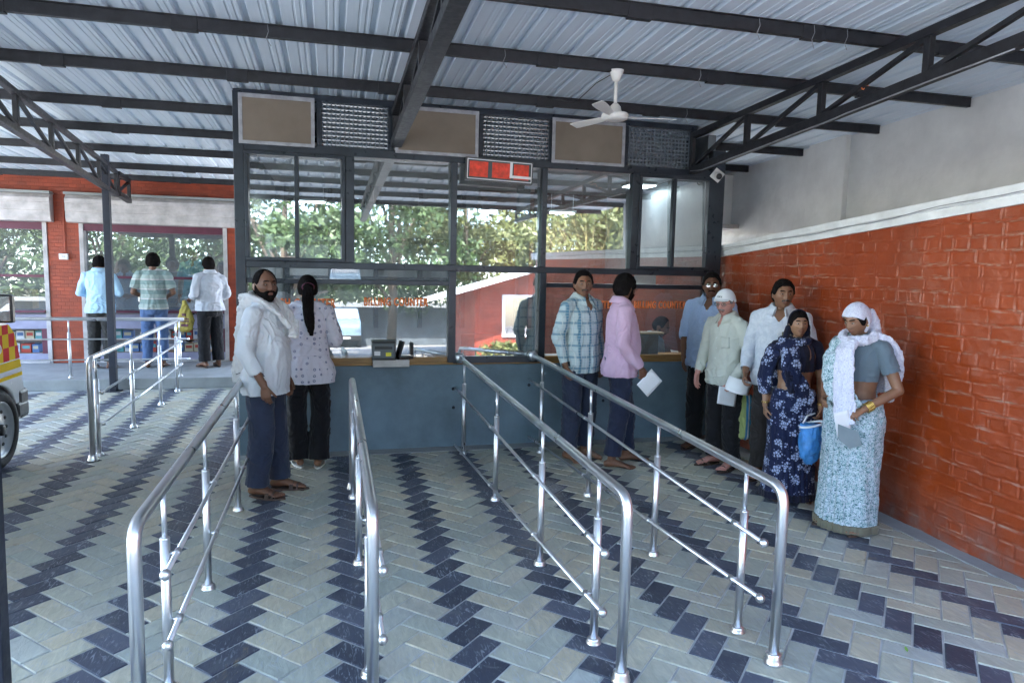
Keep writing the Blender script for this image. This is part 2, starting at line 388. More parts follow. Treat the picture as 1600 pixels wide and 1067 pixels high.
# roof: corrugated sheet, purlins, trusses, post
ZP=lambda y: 3.22-.042*(y-5)          # underside of the purlins
canopy=tag(empty('canopy',(0,3.3,0)),'long steel shelter roof of corrugated sheet on black trusses over the queue rails','canopy')
def P_(o): o.parent=canopy; o.matrix_parent_inverse=Matrix.Translation((0,-3.3,0)); return o
def corr():
    pitch=.2; prof=[(0,0),(.07,0),(.075,.004),(.085,.004),(.09,0),(.115,0),(.12,.004),(.13,.004),(.135,0),(.15,0),(.160,.024),(.190,.024)]
    xs=[];k=0; x=-6.3
    while x<5.45:
        for a,h in prof: xs.append((x+a,h))
        x+=pitch
    v=[];f=[]
    ys=[-.35,12.6]
    for t in (0,-.0012):
        for y in ys:
            for x_,h in xs: v.append((x_,y,ZP(y)+.092+h+t))
    n=len(xs)
    for i in range(n-1): f.append((i,i+1,n+i+1,n+i)); 
    for i in range(n-1): f.append((2*n+i+1,2*n+i,3*n+i,3*n+i+1))
    for i in range(n-1): f.append((i+1,i,2*n+i,2*n+i+1))
    return mkmesh('roof_sheet',v,f,M['roof'])
P_(corr())
for y in (-.25,.9,2.0,3.02,4.02,5.0,6.03,7.2,8.3,9.45,10.7,11.75):
    mb=MB(); z=ZP(y); 
    mb.box((-6.2,y-.020,z+.008),(5.36,y+.020,z+.085)); mb.box((-6.2,y-.03,z+.085),(5.36,y+.03,z+.091))
    for k in range(9):
        x=-5.9+k*1.25+random.uniform(-.2,.2); mb.box((x,y-.024,z-.002),(x+.16,y+.024,z+.086))
    P_(mb.build('purlin',M['truss'],bev=.003))
def truss(A,B,dep0,dep1,nseg,w=.06,ch=.055):
    t=MB();b=MB();webs=[]
    A=np.array(A,float);B=np.array(B,float)
    t.beam(A,B,w,ch); A2=A-[0,0,dep0];B2=B-[0,0,dep1]; b.beam(A2,B2,w*1.15,ch*1.25)
    tr=empty('truss'); P_(tr)
    for nm,m_ in (('top_chord',t),('bottom_chord',b)): m_.build(nm,M['truss'],tr,bev=.004)
    for i in range(nseg+1):
        k=i/nseg; p=A*(1-k)+B*k; q=A2*(1-k)+B2*k; m_=MB(); m_.beam(p-[0,0,ch/2],q+[0,0,ch*.6],w*.7,.05,up=(0,1,0)); m_.build('web_member',M['truss'],tr,bev=.003)
        if i<nseg:
            k2=(i+1)/nseg; p2=A*(1-k2)+B*k2; m_=MB(); m_.beam(q+[0,0,ch*.6],p2-[0,0,ch/2],.03,.03); m_.build('web_member',M['truss'],tr)
    return tr
truss((3.55,6.5,ZP(6.5)-.03),(3.55,-.2,ZP(-.2)-.03),.35,.17,7)
truss((.57,6.5,ZP(6.5)-.03),(.57,-.2,ZP(-.2)-.03),.27,.27,7,.085)
truss((-2.87,10.75,ZP(10.75)-.03),(-1.95,-.2,ZP(-.2)-.03),.31,.31,11,.055,.045)
truss((-2.87,10.85,ZP(10.85)-.03),(-2.90,11.5,ZP(11.5)-.03),.28,.30,1)
mb=MB(); mb.beam((-2.83,10.16,0.0),(-2.83,10.16,ZP(10.3)-.35+.5),.085,.085,up=(0,1,0)); mb.box((-2.92,10.07,-.004),(-2.74,10.25,.012))
P_(mb.build('post',M['steel_dark'],bev=.006))
# cable tied along the lower chord of the truss by the grey wall
mb=MB(); pts=[(3.51,6.45,2.80-.03)]; 
for k in range(1,15): 
    y=6.45-k*.245; zc=(ZP(6.5)-.38)+(6.5-y)/6.7*((ZP(-.2)-.20)-(ZP(6.5)-.38)); pts.append((3.505,y,zc-.045+random.uniform(-.006,.004)))
mb.sweep(pts,[.005]*len(pts),6); P_(mb.build('cable',M['zinc'],smooth=True))
# loose wires tied round the purlins, and a knot of orange wire by the right truss
for (x,y) in ((2.6,4.02),(3.0,4.02),(3.25,4.02),(1.2,5.0),(2.75,5.0),(-1.6,4.02),(-.4,5.0),(3.2,6.03),(1.9,3.02)):
    mb=MB(); z=ZP(y); pts=[(x,y-.026,z+.09),(x+.006,y-.028,z+.04),(x-.01,y-.024,z-.004),(x+.02,y-.01,z-.035-random.random()*.03)]; mb.sweep(pts,[.0022]*4,5); P_(mb.build('tie_wire',M['zinc'],smooth=True))
mb=MB(); y0=4.15; z=ZP(y0)-.20; pts=[(3.56+.018*math.cos(t),y0+.006*t,z+.018*math.sin(t)) for t in np.linspace(0,14,26)]; mb.sweep(pts,[.004]*26,6); mb.sweep([(3.56,y0,z),(3.6,y0-.2,z+.12),(3.58,y0-.5,z+.15)],[.004]*3,6); P_(mb.build('orange_wire',M['orange'],smooth=True))
# near post at the left edge of the picture
t=empty('shelter_post',(-.955,2.2,0)); tag(t,'dark blue steel post cut off by the left edge of the photo','post')
mb=MB(); mb.beam((0,0,.012),(0.018,0,2.2),.06,.06,up=(0,1,0)); mb.build('post_tube',M['steel_dark'],t,bev=.006)
mb=MB(); mb.box((-.09,-.09,0),(.09,.09,.012)); mb.build('base_plate',M['steel_dark'],t,bev=.003)

# ------------------------------------------------------------------ red brick wall and grey wall
def vnoise(P,seed=0):
    P=np.asarray(P,float); I=np.floor(P).astype(np.int64); F=P-I; F=F*F*(3-2*F); out=np.zeros(len(P))
    def h(ix,iy,iz):
        n=(ix*374761393+iy*668265263+iz*2147483647+seed*974711)&0x7fffffff
        n=((n^(n>>13))*1274126177)&0x7fffffff; n=n^(n>>16); return (n&0xffff)/65535.
    for a in (0,1):
        for b in (0,1):
            for c in (0,1):
                wgt=(F[:,0] if a else 1-F[:,0])*(F[:,1] if b else 1-F[:,1])*(F[:,2] if c else 1-F[:,2])
                out+=wgt*h(I[:,0]+a,I[:,1]+b,I[:,2]+c)
    return out
def fbm(P,seed=0,o=4,g=.5):
    s=0;a=1;t=0
    for k in range(o): s=s+a*vnoise(np.asarray(P)*2**k,seed+k*17); t+=a; a*=g
    return s/t
XW=lambda y: 3.93+(y-3)*.028
ZT=lambda y: 1.905+(6.9-y)*.0805       # underside of the white coping
def brickwall():
    root=tag(empty('brick_wall',(4.0,3,0)),'glossy red painted brick wall with white coping on the right side','wall')
    st=.0085; ys=np.arange(2.2,7.1,st); nz=262
    Y,T=np.meshgrid(ys,np.linspace(0,1,nz),indexing='ij'); Z=T*ZT(Y)
    ch=.092; bl=.225
    row=np.floor(Z/ch+.0); P=np.stack([Y.ravel()*3,Z.ravel()*3,np.zeros(Y.size)],1)
    wob=(fbm(P,3,4)-.5).reshape(Y.shape)
    Zw=Z+wob*.035; row=np.floor(Zw/ch); fz=Zw/ch-row
    P2=np.stack([Y.ravel()*9,row.ravel()*5.3,np.zeros(Y.size)],1)
    header=((row%4)==1)
    L=np.where(header,bl*.52,bl); off=(row*.37%1)*bl+np.where(row%2==0,0,bl*.5)
    Yw=Y+(vnoise(P2,9)-.5).reshape(Y.shape)*.025+off; cell=np.floor(Yw/L); fy=Yw/L-cell
    def edge(f,size): d=np.minimum(f,1-f)*size; return np.clip(d/.011,0,1)
    hsh=lambda a,b,s: vnoise(np.stack([a.ravel()*1.0+.5,b.ravel()*1.0+.5,np.full(a.size,s)],1),s).reshape(a.shape)
    e=np.minimum(edge(fz,ch),edge(fy,L)); e=e*e*(3-2*e)
    prot=.004+.014*hsh(cell,row,5)
    rimf=lambda f,size: np.exp(-((np.minimum(f,1-f)*size-.009)/.0042)**2)
    pat=np.clip((fbm(np.stack([Y.ravel()*4.3,Z.ravel()*5.1,np.zeros(Y.size)],1),61,3).reshape(Y.shape)-.40)*5,0,1)
    D=e*prot*.75+pat*np.maximum(rimf(fz,ch),rimf(fy,L))*.0085
    pd=np.clip((fbm(np.stack([Y.ravel()*3.1,Z.ravel()*4.1,np.zeros(Y.size)],1),71,4).reshape(Y.shape)-.44)*7,0,1)
    dust=pd*np.maximum(np.exp(-((fz*ch-.004)/.0055)**2)*np.clip(edge(fy,L)*2,0,1),.55*np.exp(-((fy*L-.005)/.004)**2)*(fz<.6))
    # paint smeared over many joints, blurring brick outlines
    sm=fbm(np.stack([Y.ravel()*2.1,Z.ravel()*2.6,np.zeros(Y.size)],1),21,3).reshape(Y.shape); sm=np.clip((sm-.30)*4,0.15,1)
    D=D*(.25+.75*sm)
    ridge=fbm(np.stack([Y.ravel()*14,Z.ravel()*34,np.zeros(Y.size)],1),31,4).reshape(Y.shape)
    D+=np.clip(ridge-.5,0,1)*.016*(1-e*.6)+ (fbm(np.stack([Y.ravel()*5,Z.ravel()*6,np.zeros(Y.size)],1),41,4).reshape(Y.shape)-.5)*.016
    # a recessed ledge line running along the wall at about half height
    lz=1.17+.02*wob*10-(Y-3)*0.0; led=np.exp(-((Z-lz)/.012)**2); D-=led*.002
    X=XW(Y)-D
    v=np.stack([X.ravel(),Y.ravel(),Z.ravel()],1)-np.array([4.0,3,0]); n0,n1=Y.shape
    idx=np.arange(n0*n1).reshape(n0,n1); q=np.stack([idx[:-1,:-1],idx[:-1,1:],idx[1:,1:],idx[1:,:-1]],-1).reshape(-1,4)
    me=bpy.data.meshes.new('brick_face'); me.vertices.add(len(v)); me.vertices.foreach_set('co',v.ravel().astype(np.float32))
    me.loops.add(q.size); me.loops.foreach_set('vertex_index',q.ravel().astype(np.int32)); me.polygons.add(len(q)); me.polygons.foreach_set('loop_start',np.arange(0,q.size,4,dtype=np.int32)); me.polygons.foreach_set('loop_total',np.full(len(q),4,dtype=np.int32))
    me.polygons.foreach_set('use_smooth',[True]*len(q)); me.materials.append(M['red_brick']); me.update(calc_edges=True); dat=me.attributes.new('dust','FLOAT','POINT'); dat.data.foreach_set('value',dust.ravel().astype(np.float32))
    link(bpy.data.objects.new('brick_face',me),root)
    # core of the wall, and its plain continuation behind the camera
    mb=MB(); mb.add([(.05,4.1,0),(.28,4.1,0),(.28,-3.0,0),(-.10,-3.0,0),(.05,4.1,ZT(7.1)),(.28,4.1,ZT(7.1)),(.28,-3.0,ZT(0)),(-.10,-3.0,ZT(0))],[(0,1,2,3),(7,6,5,4),(0,4,5,1),(1,5,6,2),(2,6,7,3),(3,7,4,0)])
    mb.build('wall_core',M['shop_brick'],root)
    mb=MB(); n=60; v=[];f=[]
    for i in range(n+1):
        y=7.1-i*(7.1/n); x=XW(y)-4.0; zt=ZT(y); j=random.uniform(-.004,.004)
        for (dx,dz) in ((-.035+j,-.004),(-.035+j,.045),(-.028+j,.055),(-.05,.062),(-.05,.115),(.0,.125),(.33,.125),(.33,-.004)): v.append((x+dx,y-3,zt+dz))
    for i in range(n):
        for k in range(8): k2=(k+1)%8; f.append((i*8+k,i*8+k2,(i+1)*8+k2,(i+1)*8+k))
    f+= [tuple(range(7,-1,-1)),tuple(n*8+k for k in range(8))]
    mb.add(v,f); mb.build('coping',M['white_paint'],root)
    mb=MB(); pts=[(XW(y)-4.058,y-3,ZT(y)+.058+.012*math.sin(y*2.3)+.006*math.sin(y*7)) for y in np.arange(1.7,7.0,.15)]
    mb.sweep(pts,[.0028]*len(pts),5); mb.build('cable',M['zinc'],root,smooth=True)
brickwall()
root=tag(empty('rendered_wall',(5.4,7,0)),'tall rough grey plastered wall rising above and behind the red brick wall','wall')
mb=MB(); mb.box((0,-6.2,0),(.3,6,3.9)); mb.box((-.07,-.55,0),(.0,.05,3.9)); mb.build('plaster_face',M['grey_plaster'],root,bev=.01)
mb=MB(); mb.box((-.55,1.7,2.42),(-.002,2.5,3.1)); mb.build('beam_end',M['grey_plaster'],root)
mb=MB(); mb.box((-.52,1.5,2.36),(-.002,2.29,2.415)); mb.build('shelf',M['dirty_white'],root)
mb=MB(); mb.box((-.50,1.6,2.22),(-.2,2.1,2.26)); mb.build('shelf',M['monitor'],root)

# ------------------------------------------------------------------ ticket booth
FY=6.56
booth=tag(empty('ticket_booth',(1.6,FY,0)),'glass fronted billing booth with dark frames above a blue grey counter wall','booth')
OB=np.array([1.6,FY,0.])
class BB(MB):
    def __init__(s): super().__init__()
    def b(s,x0,x1,y0,y1,z0,z1): return s.box((x0-1.6,y0-FY,z0),(x1-1.6,y1-FY,z1))
m_=BB()
for x,z in ((1.135,.58),(1.14,.395),(1.9,.60),(2.7,.42)): m_.ball((x-1.6,-.002,z),(.016,.008,.016),12)
m_.build('anchor_bolt',M['steel_dark'],booth,smooth=True)
m_=BB(); m_.b(-.82,3.95,FY,FY+.18,0,.815); m_.build('counter_wall',M['blue_wall'],booth,bev=.006)
m_=BB(); m_.b(-.82,-.72,FY+.18,9.8,0,3.2); m_.build('side_wall',M['frame_grey'],booth); m_=BB(); m_.b(3.86,3.95,FY+.18,9.8,1.75,3.2); m_.build('side_wall',M['frame_grey'],booth); m_=BB(); m_.b(3.855,3.948,FY+.18,9.49,0.02,1.749); m_.build('side_wall',M['side_brick'],booth)
m_=BB(); m_.b(-.72,2.0,9.7,9.8,0,3.2); m_.build('back_wall',M['frame_grey'],booth)
m_=BB(); m_.b(2.0,3.86,9.5,9.8,0,3.2); m_.build('back_wall',M['room_brick'],booth)
m_=BB(); m_.b(-.72,3.86,FY+.2,9.7,2.82,2.86); m_.build('room_ceiling',M['white_paint'],booth)
m_=BB(); m_.b(-.72,3.86,FY+.18,9.7,0,.02); m_.build('room_floor',M['concrete'],booth)
m_=BB(); m_.b(-.72,3.86,FY-.005,FY+.55,.818,.845); m_.build('counter_top',M['wood'],booth,bev=.003)
m_=BB(); m_.b(-.74,.362,FY-.012,FY+.03,.847,.892); m_.build('wooden_sill',M['wood'],booth,bev=.003); m_=BB(); m_.b(.703,1.07,FY-.012,FY+.03,.847,.892); m_.build('wooden_sill',M['wood'],booth,bev=.003); m_=BB(); m_.b(2.06,3.80,FY-.012,FY+.03,.847,.892); m_.build('wooden_sill',M['wood'],booth,bev=.003)
m_=BB(); m_.b(1.13,1.99,FY-.015,FY+.05,.83,.895); m_.build('metal_sill',M['frame'],booth,bev=.004)
m_=BB(); m_.b(.365,.70,FY-.10,FY+.12,.815,.882); m_.build('slab',M['marble'],booth,bev=.004)
# frame lattice
F=BB(); g=FY-.03;h=FY+.05
F.b(-.82,-.735,g-.01,h,.82,3.22)
F.b(3.80,3.95,g-.01,h,.82,3.0)
F.b(-.82,3.80,g,h,2.725,2.80)           # head
F.b(-.735,3.80,g-.004,h,1.715,1.775)    # transom
F.b(-.735,1.10,g+.01,h,1.575,1.62); F.b(2.02,3.80,g+.01,h,1.575,1.62)
for a,b in ((.12,.20),(1.085,1.145),(1.975,2.03),(2.92,2.995)): F.b(a,b,g-.006,h,1.775,2.725)
for a,b in ((1.075,1.145),(1.975,2.045)): F.b(a,b,g-.006,h,.84,1.715)
F.b(-.82,3.62,g+.012,h,3.185,3.24)
for x in (-.80,-.125,.50,1.345,2.035,2.82,3.55): F.b(x,x+.045,g+.008,h,2.80,3.185)
F.build('window_frame',M['frame'],booth,bev=.005)
TILT=math.tan(R(2.3))
def pane(name,x0,x1,z0,z1,mat,yo=.03,tilt=True,par=None):
    y0=FY+yo-.012; dz=(z1-z0)*(TILT if tilt else 0)
    return mkmesh(name,[(x0-1.6,y0-FY,z0),(x1-1.6,y0-FY,z0),(x1-1.6,y0-FY+dz,z1),(x0-1.6,y0-FY+dz,z1)],[(0,1,2,3)],mat,par or booth)
def sash(x0,x1,z0,z1,mids=()):
    m_=BB(); a,b=FY-.05,FY+.012; w_=.032
    m_.b(x0,x1,a,b,z1-w_,z1); m_.b(x0,x1,a,b,z0,z0+w_); m_.b(x0,x0+w_,a+.002,b,z0+w_,z1-w_); m_.b(x1-w_,x1,a+.002,b,z0+w_,z1-w_)
    for q in mids: m_.b(q-.018,q+.018,a-.002,b,z0+w_,z1-w_)
    s=m_.build('sash',M['frame'],booth,bev=.004); 
    xs=[x0+w_]+list(mids)+[x1-w_]
    for p,q in zip(xs[:-1],xs[1:]): mkpane=pane('pane',p+.01,q-.01,z0+w_,z1-w_,M['glass_up'],.0,True,s)
    return s
sash(-.735,.12,1.775,2.725,(-.30,)); sash(2.995,3.80,1.775,2.725,(3.385,))
for a,b in ((.20,1.085),(1.145,1.975),(2.03,2.92)): pane('pane',a,b,1.775,2.725,M['glass_up'])
for a,b in ((-.735,1.075),(2.045,3.80)): pane('pane',a,b,.892,1.575,M['glass_low'] if a<0 else M['glass_clear']); pane('pane',a,b,1.62,1.715,M['glass_clear'],.03,False)
pane('pane',1.145,1.975,.895,1.715,M['glass_up'])
for a,b in ((-.08,.50),(1.39,2.035),(2.865,3.55)): pane('patterned_pane',a,b,2.80,3.185,M['glass_pat'],.02,False)
for a,b in ((-.77,-.14),(.56,1.335),(2.055,2.81)):
    m_=BB(); m_.b(a+.03,b-.03,FY-.058,FY-.05,2.80,3.175); s=m_.build('insect_screen',M['insect'],booth)
    m_=BB(); c=FY-.063;d=FY-.049
    m_.b(a,b,c,d,3.165,3.20); m_.b(a,b,c,d,2.775,2.805); m_.b(a,a+.032,c,d,2.805,3.165); m_.b(b-.032,b,c,d,2.805,3.165); m_.build('edging',M['zinc'],s,bev=.002)
# room: inner windows, lights, desk
m_=BB()
for x in (-.6,-.05,.55,1.15,1.75): m_.b(x,x+.06,9.60,9.69,.9,2.8)
for z in (1.5,2.05,2.5): m_.b(-.6,1.81,9.61,9.69,z,z+.10)
m_.build('inner_frame',M['frame'],booth)
m_=BB(); m_.b(-.72,2.5,8.2,8.3,2.08,2.22); m_.build('lintel',M['frame_grey'],booth)
m_=BB(); m_.b(2.28,2.42,8.5,8.64,0,2.82); m_.b(2.62,2.70,8.9,9.0,0,2.82);m_.build('inner_post',M['frame_grey'],booth)
m_=BB(); m_.b(-.72,3.86,FY+.18,FY+.52,.70,.735); m_.build('desk',M['wood'],booth)
for (x,y,z) in ((-.245,8.75,2.50),(2.93,8.75,2.50)):
    t=tag(empty('tube_light',(x,y,z)),'lit white tube light hanging in the booth behind the '+('left corner window' if x<0 else 'wide pane beside the fan reflection'),'lamp','lights inside the booth')
    mb=MB(); mb.box((-.19,-.03,0),(.19,.03,.03)); mb.build('housing',M['white_plastic'],t,bev=.004)
    mb=MB(); mb.box((-.17,-.02,-.022),(.17,.02,-.001)); mb.build('tube',M['lamp'],t,bev=.008)
    mb=MB(); mb.sweep([(-.15,0,.03),(-.15,0,.32)],[.004]*2,6); mb.sweep([(.15,0,.03),(.15,0,.32)],[.004]*2,6); mb.build('hanger',M['steel'],t)
t=tag(empty('panel_light',(3.62,7.9,2.78)),'square lit ceiling panel light seen through the right corner window','lamp','lights inside the booth')
mb=MB(); mb.box((-.17,-.17,0),(.17,.17,.038)); mb.build('housing',M['white_plastic'],t,bev=.004)
mb=MB(); mb.box((-.15,-.15,-.012),(.15,.15,-.001)); mb.build('diffuser',M['lamp'],t)

for (x,y,z,e) in ((-.245,8.7,2.44,2),(2.93,8.7,2.44,2),(3.62,7.9,2.74,1.5)):
    al=bpy.data.lights.new('lamp_light','AREA'); al.size=.35; al.energy=e; al.color=(.9,.97,1); ao=bpy.data.objects.new('lamp_light',al); COL.objects.link(ao); ao.location=(x,y,z)
# lettering on the glass
def letters(txt,x0,x1,z0,z1,y,mat,parent=None,off=(0,0,0),name='lettering',bold=.03,depth=.002,heavy=0):
    c=bpy.data.curves.new(name,'FONT'); c.body=txt; c.size=1; c.space_character=1.2; c.offset=bold; c.extrude=.0; c.resolution_u=3
    o=bpy.data.objects.new('tmp',c); COL.objects.link(o); dg=bpy.context.evaluated_depsgraph_get(); me=bpy.data.meshes.new_from_object(o.evaluated_get(dg)); bpy.data.objects.remove(o)
    n=len(me.vertices); co=np.zeros(n*3); me.vertices.foreach_get('co',co); co=co.reshape(-1,3); a=co.min(0);b=co.max(0)
    u=(co-a)/(b-a+1e-9); P=np.stack([x0+u[:,0]*(x1-x0),np.full(n,y),z0+u[:,1]*(z1-z0)],1)-np.array(off)
    me.vertices.foreach_set('co',P.ravel()); me.materials.clear(); me.materials.append(mat); me.update()
    o=link(bpy.data.objects.new(name,me),parent); 
    if heavy:
        bm=bmesh.new(); bm.from_mesh(me); g0=bm.verts[:]+bm.edges[:]+bm.faces[:]
        for i,(dx,dz) in enumerate(((-1,0),(1,0),(0,.6),(0,-.6))):
            r=bmesh.ops.duplicate(bm,geom=g0); bmesh.ops.translate(bm,vec=(dx*heavy,-.0002*(i+1),dz*heavy),verts=[e_ for e_ in r['geom'] if isinstance(e_,bmesh.types.BMVert)])
        bm.to_mesh(me); bm.free()
    sm=o.modifiers.new('s','SOLIDIFY'); sm.thickness=depth; return o
OBt=(1.6,FY,0)
for txt,x0,x1,z0,z1 in (('CASH COUNTER',-.56,.03,1.355,1.44),('BILLING COUNTER',.29,.885,1.378,1.456),('CASH COUNTER',2.25,2.80,1.37,1.445),('BILLING COUNTER',3.02,3.61,1.372,1.448)):
    yy=FY+.018+(z0-.892)*TILT-.008
    o=letters(txt,x0,x1,z0,z1,yy-.002,M['orange'],booth,OBt,'lettering',.02,heavy=.003)

# LED token sign
t=tag(empty('token_display',(1.53,6.47,2.66)),'cracked red token number display hanging below the clerestory over the middle pane','display'); t.rotation_euler=(0,R(1.5),0)
mb=MB(); mb.box((-.325,-.03,-.105),(.325,.03,.105)); mb.build('case',M['monitor'],t,bev=.006)
for a,b in ((-.29,-.115),(-.075,.105),(.135,.28)):
    mb=MB(); mb.box((a,-.036,-.07),(b,-.031,.07)); mb.build('digit_window',M['red_led'],t)
mb=MB()
for z in (-.088,.088): mb.box((-.31,-.034,z-.004),(.31,-.0305,z+.004))
for x in (-.308,.308): mb.box((x-.004,-.034,-.084),(x+.004,-.0305,.084))
mb.build('bezel',M['white_paint'],t)
mb=MB(); mb.box((.095,-.042,-.06),(.12,-.0375,.085)); mb.box((.12,-.042,-.06),(.305,-.0375,-.035)); mb.build('tape',M['paper'],t)
mb=MB(); mb.sweep([(-.14,0,.105),(-.16,.0,.25),(-.12,.02,.50)],[.004]*3,6); mb.build('wire',M['black'],t)

# printer, books, monitors on the counter
def printer(x,y,z,rz,label):
    t=tag(empty('printer',(x,y,z),rz),label,'printer')
    mb=MB(); mb.box((-.10,-.1,0.012),(.10,.1,.155)); mb.build('case',M['screen_grey'],t,bev=.008)
    mb=MB(); mb.box((-.105,-.105,.155),(.105,.1,.175)); mb.build('lid',M['black'],t,bev=.006)
    mb=MB(); mb.box((-.08,-.107,.10),(.08,-.099,.125)); mb.box((-.11,-.11,0),(.11,.11,.012)); mb.build('slot',M['black'],t)
    mb=MB(); mb.box((-.085,-.103,.04),(-.03,-.0985,.08)); mb.build('sticker',M['paper'],t)
    mb=MB(); mb.box((.02,-.103,.035),(.07,-.0985,.07)); mb.build('sticker',pm('yellow_sticker',(.7,.65,.05),.5),t)
    return t
printer(.47,FY-.01,.885,R(-6),'grey printer with yellow sticker in the opening above the marble slab')
t=tag(empty('card_terminal',(.655,FY-.0,.885),R(14)),'black open terminal with slanted lid right of the grey printer','terminal')
mb=MB(); mb.box((-.07,-.08,0),(.07,.08,.02)); mb.build('base',M['black'],t,bev=.004)
mb=MB(); mb.beam((-.065,0,.02),(-.02,0,.165),.13,.02,up=(1,0,0)); mb.beam((.07,.0,.03),(.07,.0,.15),.10,.02,up=(1,0,0)); mb.build('lid',M['black'],t,bev=.003)
t=tag(empty('record_book',(2.22,FY+.14,.846)),'two grey record books stacked flat inside the right counter window','book')
mb=MB(); mb.box((-.13,-.08,0),(.14,.08,.022)); mb.build('cover',M['mauve'],t,bev=.003); mb=MB(); mb.box((-.12,-.085,.023),(.11,.07,.04)); mb.build('pages',M['paper'],t,bev=.003)
def monitor(x,y,z,rz,label,w_=.34,h_=.26,top=None):
    t=tag(empty('monitor',(x,y,z),rz),label,'monitor')
    mb=MB(); mb.box((-w_/2,-.03,.08),(w_/2,.02,.08+h_)); mb.box((-w_*.3,-.06,.12),(w_*.3,-.03,.04+h_)); mb.build('case',M['screen_grey'],t,bev=.008)
    mb=MB(); mb.box((-.02,-.01,.012),(.02,.01,.08)); mb.box((-.1,-.08,0),(.1,.08,.012)); mb.build('stand',M['black'],t,bev=.003)
    mb=MB(); mb.box((-w_/2+.02,.0205,.10),(w_/2-.02,.023,.06+h_)); mb.build('screen',M['black'],t)
    return t
monitor(3.31,6.95,.735,R(8),'grey monitor seen from behind before the seated clerk',.36,.28)
t=tag(empty('cardboard_tray',(3.28,6.95,1.10)),'thin tan cardboard sheet lying on top of the clerk monitor','cardboard')
mb=MB(); mb.box((-.22,-.07,-.025),(.24,.09,-.008)); mb.build('sheet',pm('cardboard',(.45,.33,.2),.8),t,bev=.003)
monitor(1.45,6.95,.735,R(-10),'dark monitor seen from behind through the middle pane',.34,.26)
monitor(1.92,7.05,.735,R(12),'pale grey monitor behind the right part of the middle pane',.3,.3)
t=tag(empty('notice',(3.36,7.06,1.66)),'pale notice sheet taped high behind the right counter glass','notice')
mb=MB(); mb.box((-.14,-.002,-.05),(.12,.002,.05)); mb.build('sheet',M['paper'],t)

# CCTV cameras
def cctv(loc,rz,label):
    t=tag(empty('security_camera',loc,rz),label,'camera','security cameras')
    mb=MB(); mb.beam((-.05,.05,-.05),(.05,.05,.05),.012,.012); mb.box((-.055,.045,-.055),(.055,.06,.055)); mb.build('base_plate',M['white_plastic'],t,bev=.004).rotation_euler=(0,R(38),0)
    mb=MB(); mb.limb([(0,.05,0),(0,-.03,-.02)],[.034,.038],14); mb.build('housing',M['white_plastic'],t,smooth=True)
    mb=MB(); mb.ball((0,-.05,-.026),.031,14); mb.build('lens',M['black'],t,smooth=True)
    return t
cctv((3.82,6.44,2.75),R(-20),'white security camera on the dark booth corner post under the truss')
cctv((-.55,7.35,2.33),R(-5),'white security camera inside the booth behind the left corner window')

# ceiling fan, at rest
t=tag(empty('ceiling_fan',(2.07,5.0,2.90)),'white three bladed ceiling fan hanging from the second purlin','fan')
wp=pm('fan_enamel',(.74,.73,.70),.35,0,.06)
mb=MB(); mb.rings([(0,0,.26,.012,.012),(0,0,.27,.028,.028),(0,0,.33,.052,.052),(0,0,.345,.054,.054)],20); mb.build('canopy_cup',wp,t,smooth=True)
mb=MB(); mb.sweep([(0,0,.06),(0,0,.27)],[.0125]*2,14); mb.build('rod',wp,t,smooth=True)
mb=MB(); mb.rings([(0,0,-.022,.03,.03),(0,0,-.02,.075,.075),(0,0,-.008,.098,.098),(0,0,.016,.104,.104),(0,0,.03,.095,.095),(0,0,.04,.05,.05),(0,0,.08,.04,.04),(0,0,.105,.018,.018)],28); mb.build('motor',wp,t,smooth=True)
for k in range(3):
    a=R(-8+120*k); c,s=math.cos(a),math.sin(a); mb=MB(); v=[]
    for u in np.linspace(0,1,10):
        r_=.10+.37*u; hw=.016+.028*math.sin(min(1,u*1.25)*math.pi/2)*(1 if u<.93 else .75)
        for sg in (-1,1):
            for th in (0,.004): v.append((c*r_-s*hw*sg,s*r_+c*hw*sg,.006+sg*.010+th))
    f=[]
    for i in range(9):
        b=i*4; f+=[(b,b+4,b+6,b+2),(b+1,b+3,b+7,b+5),(b,b+1,b+5,b+4),(b+2,b+6,b+7,b+3)]
    f+=[(0,2,3,1),(36,37,39,38)]; mb.add(v,f); mb.build('blade',wp,t)
mb=MB(); mb.sweep([(-.01,0,.33),(-.10,.15,.28),(-.18,.4,.18),(-.30,.8,.30)],[.003]*4,6); mb.build('wire',M['black'],t)

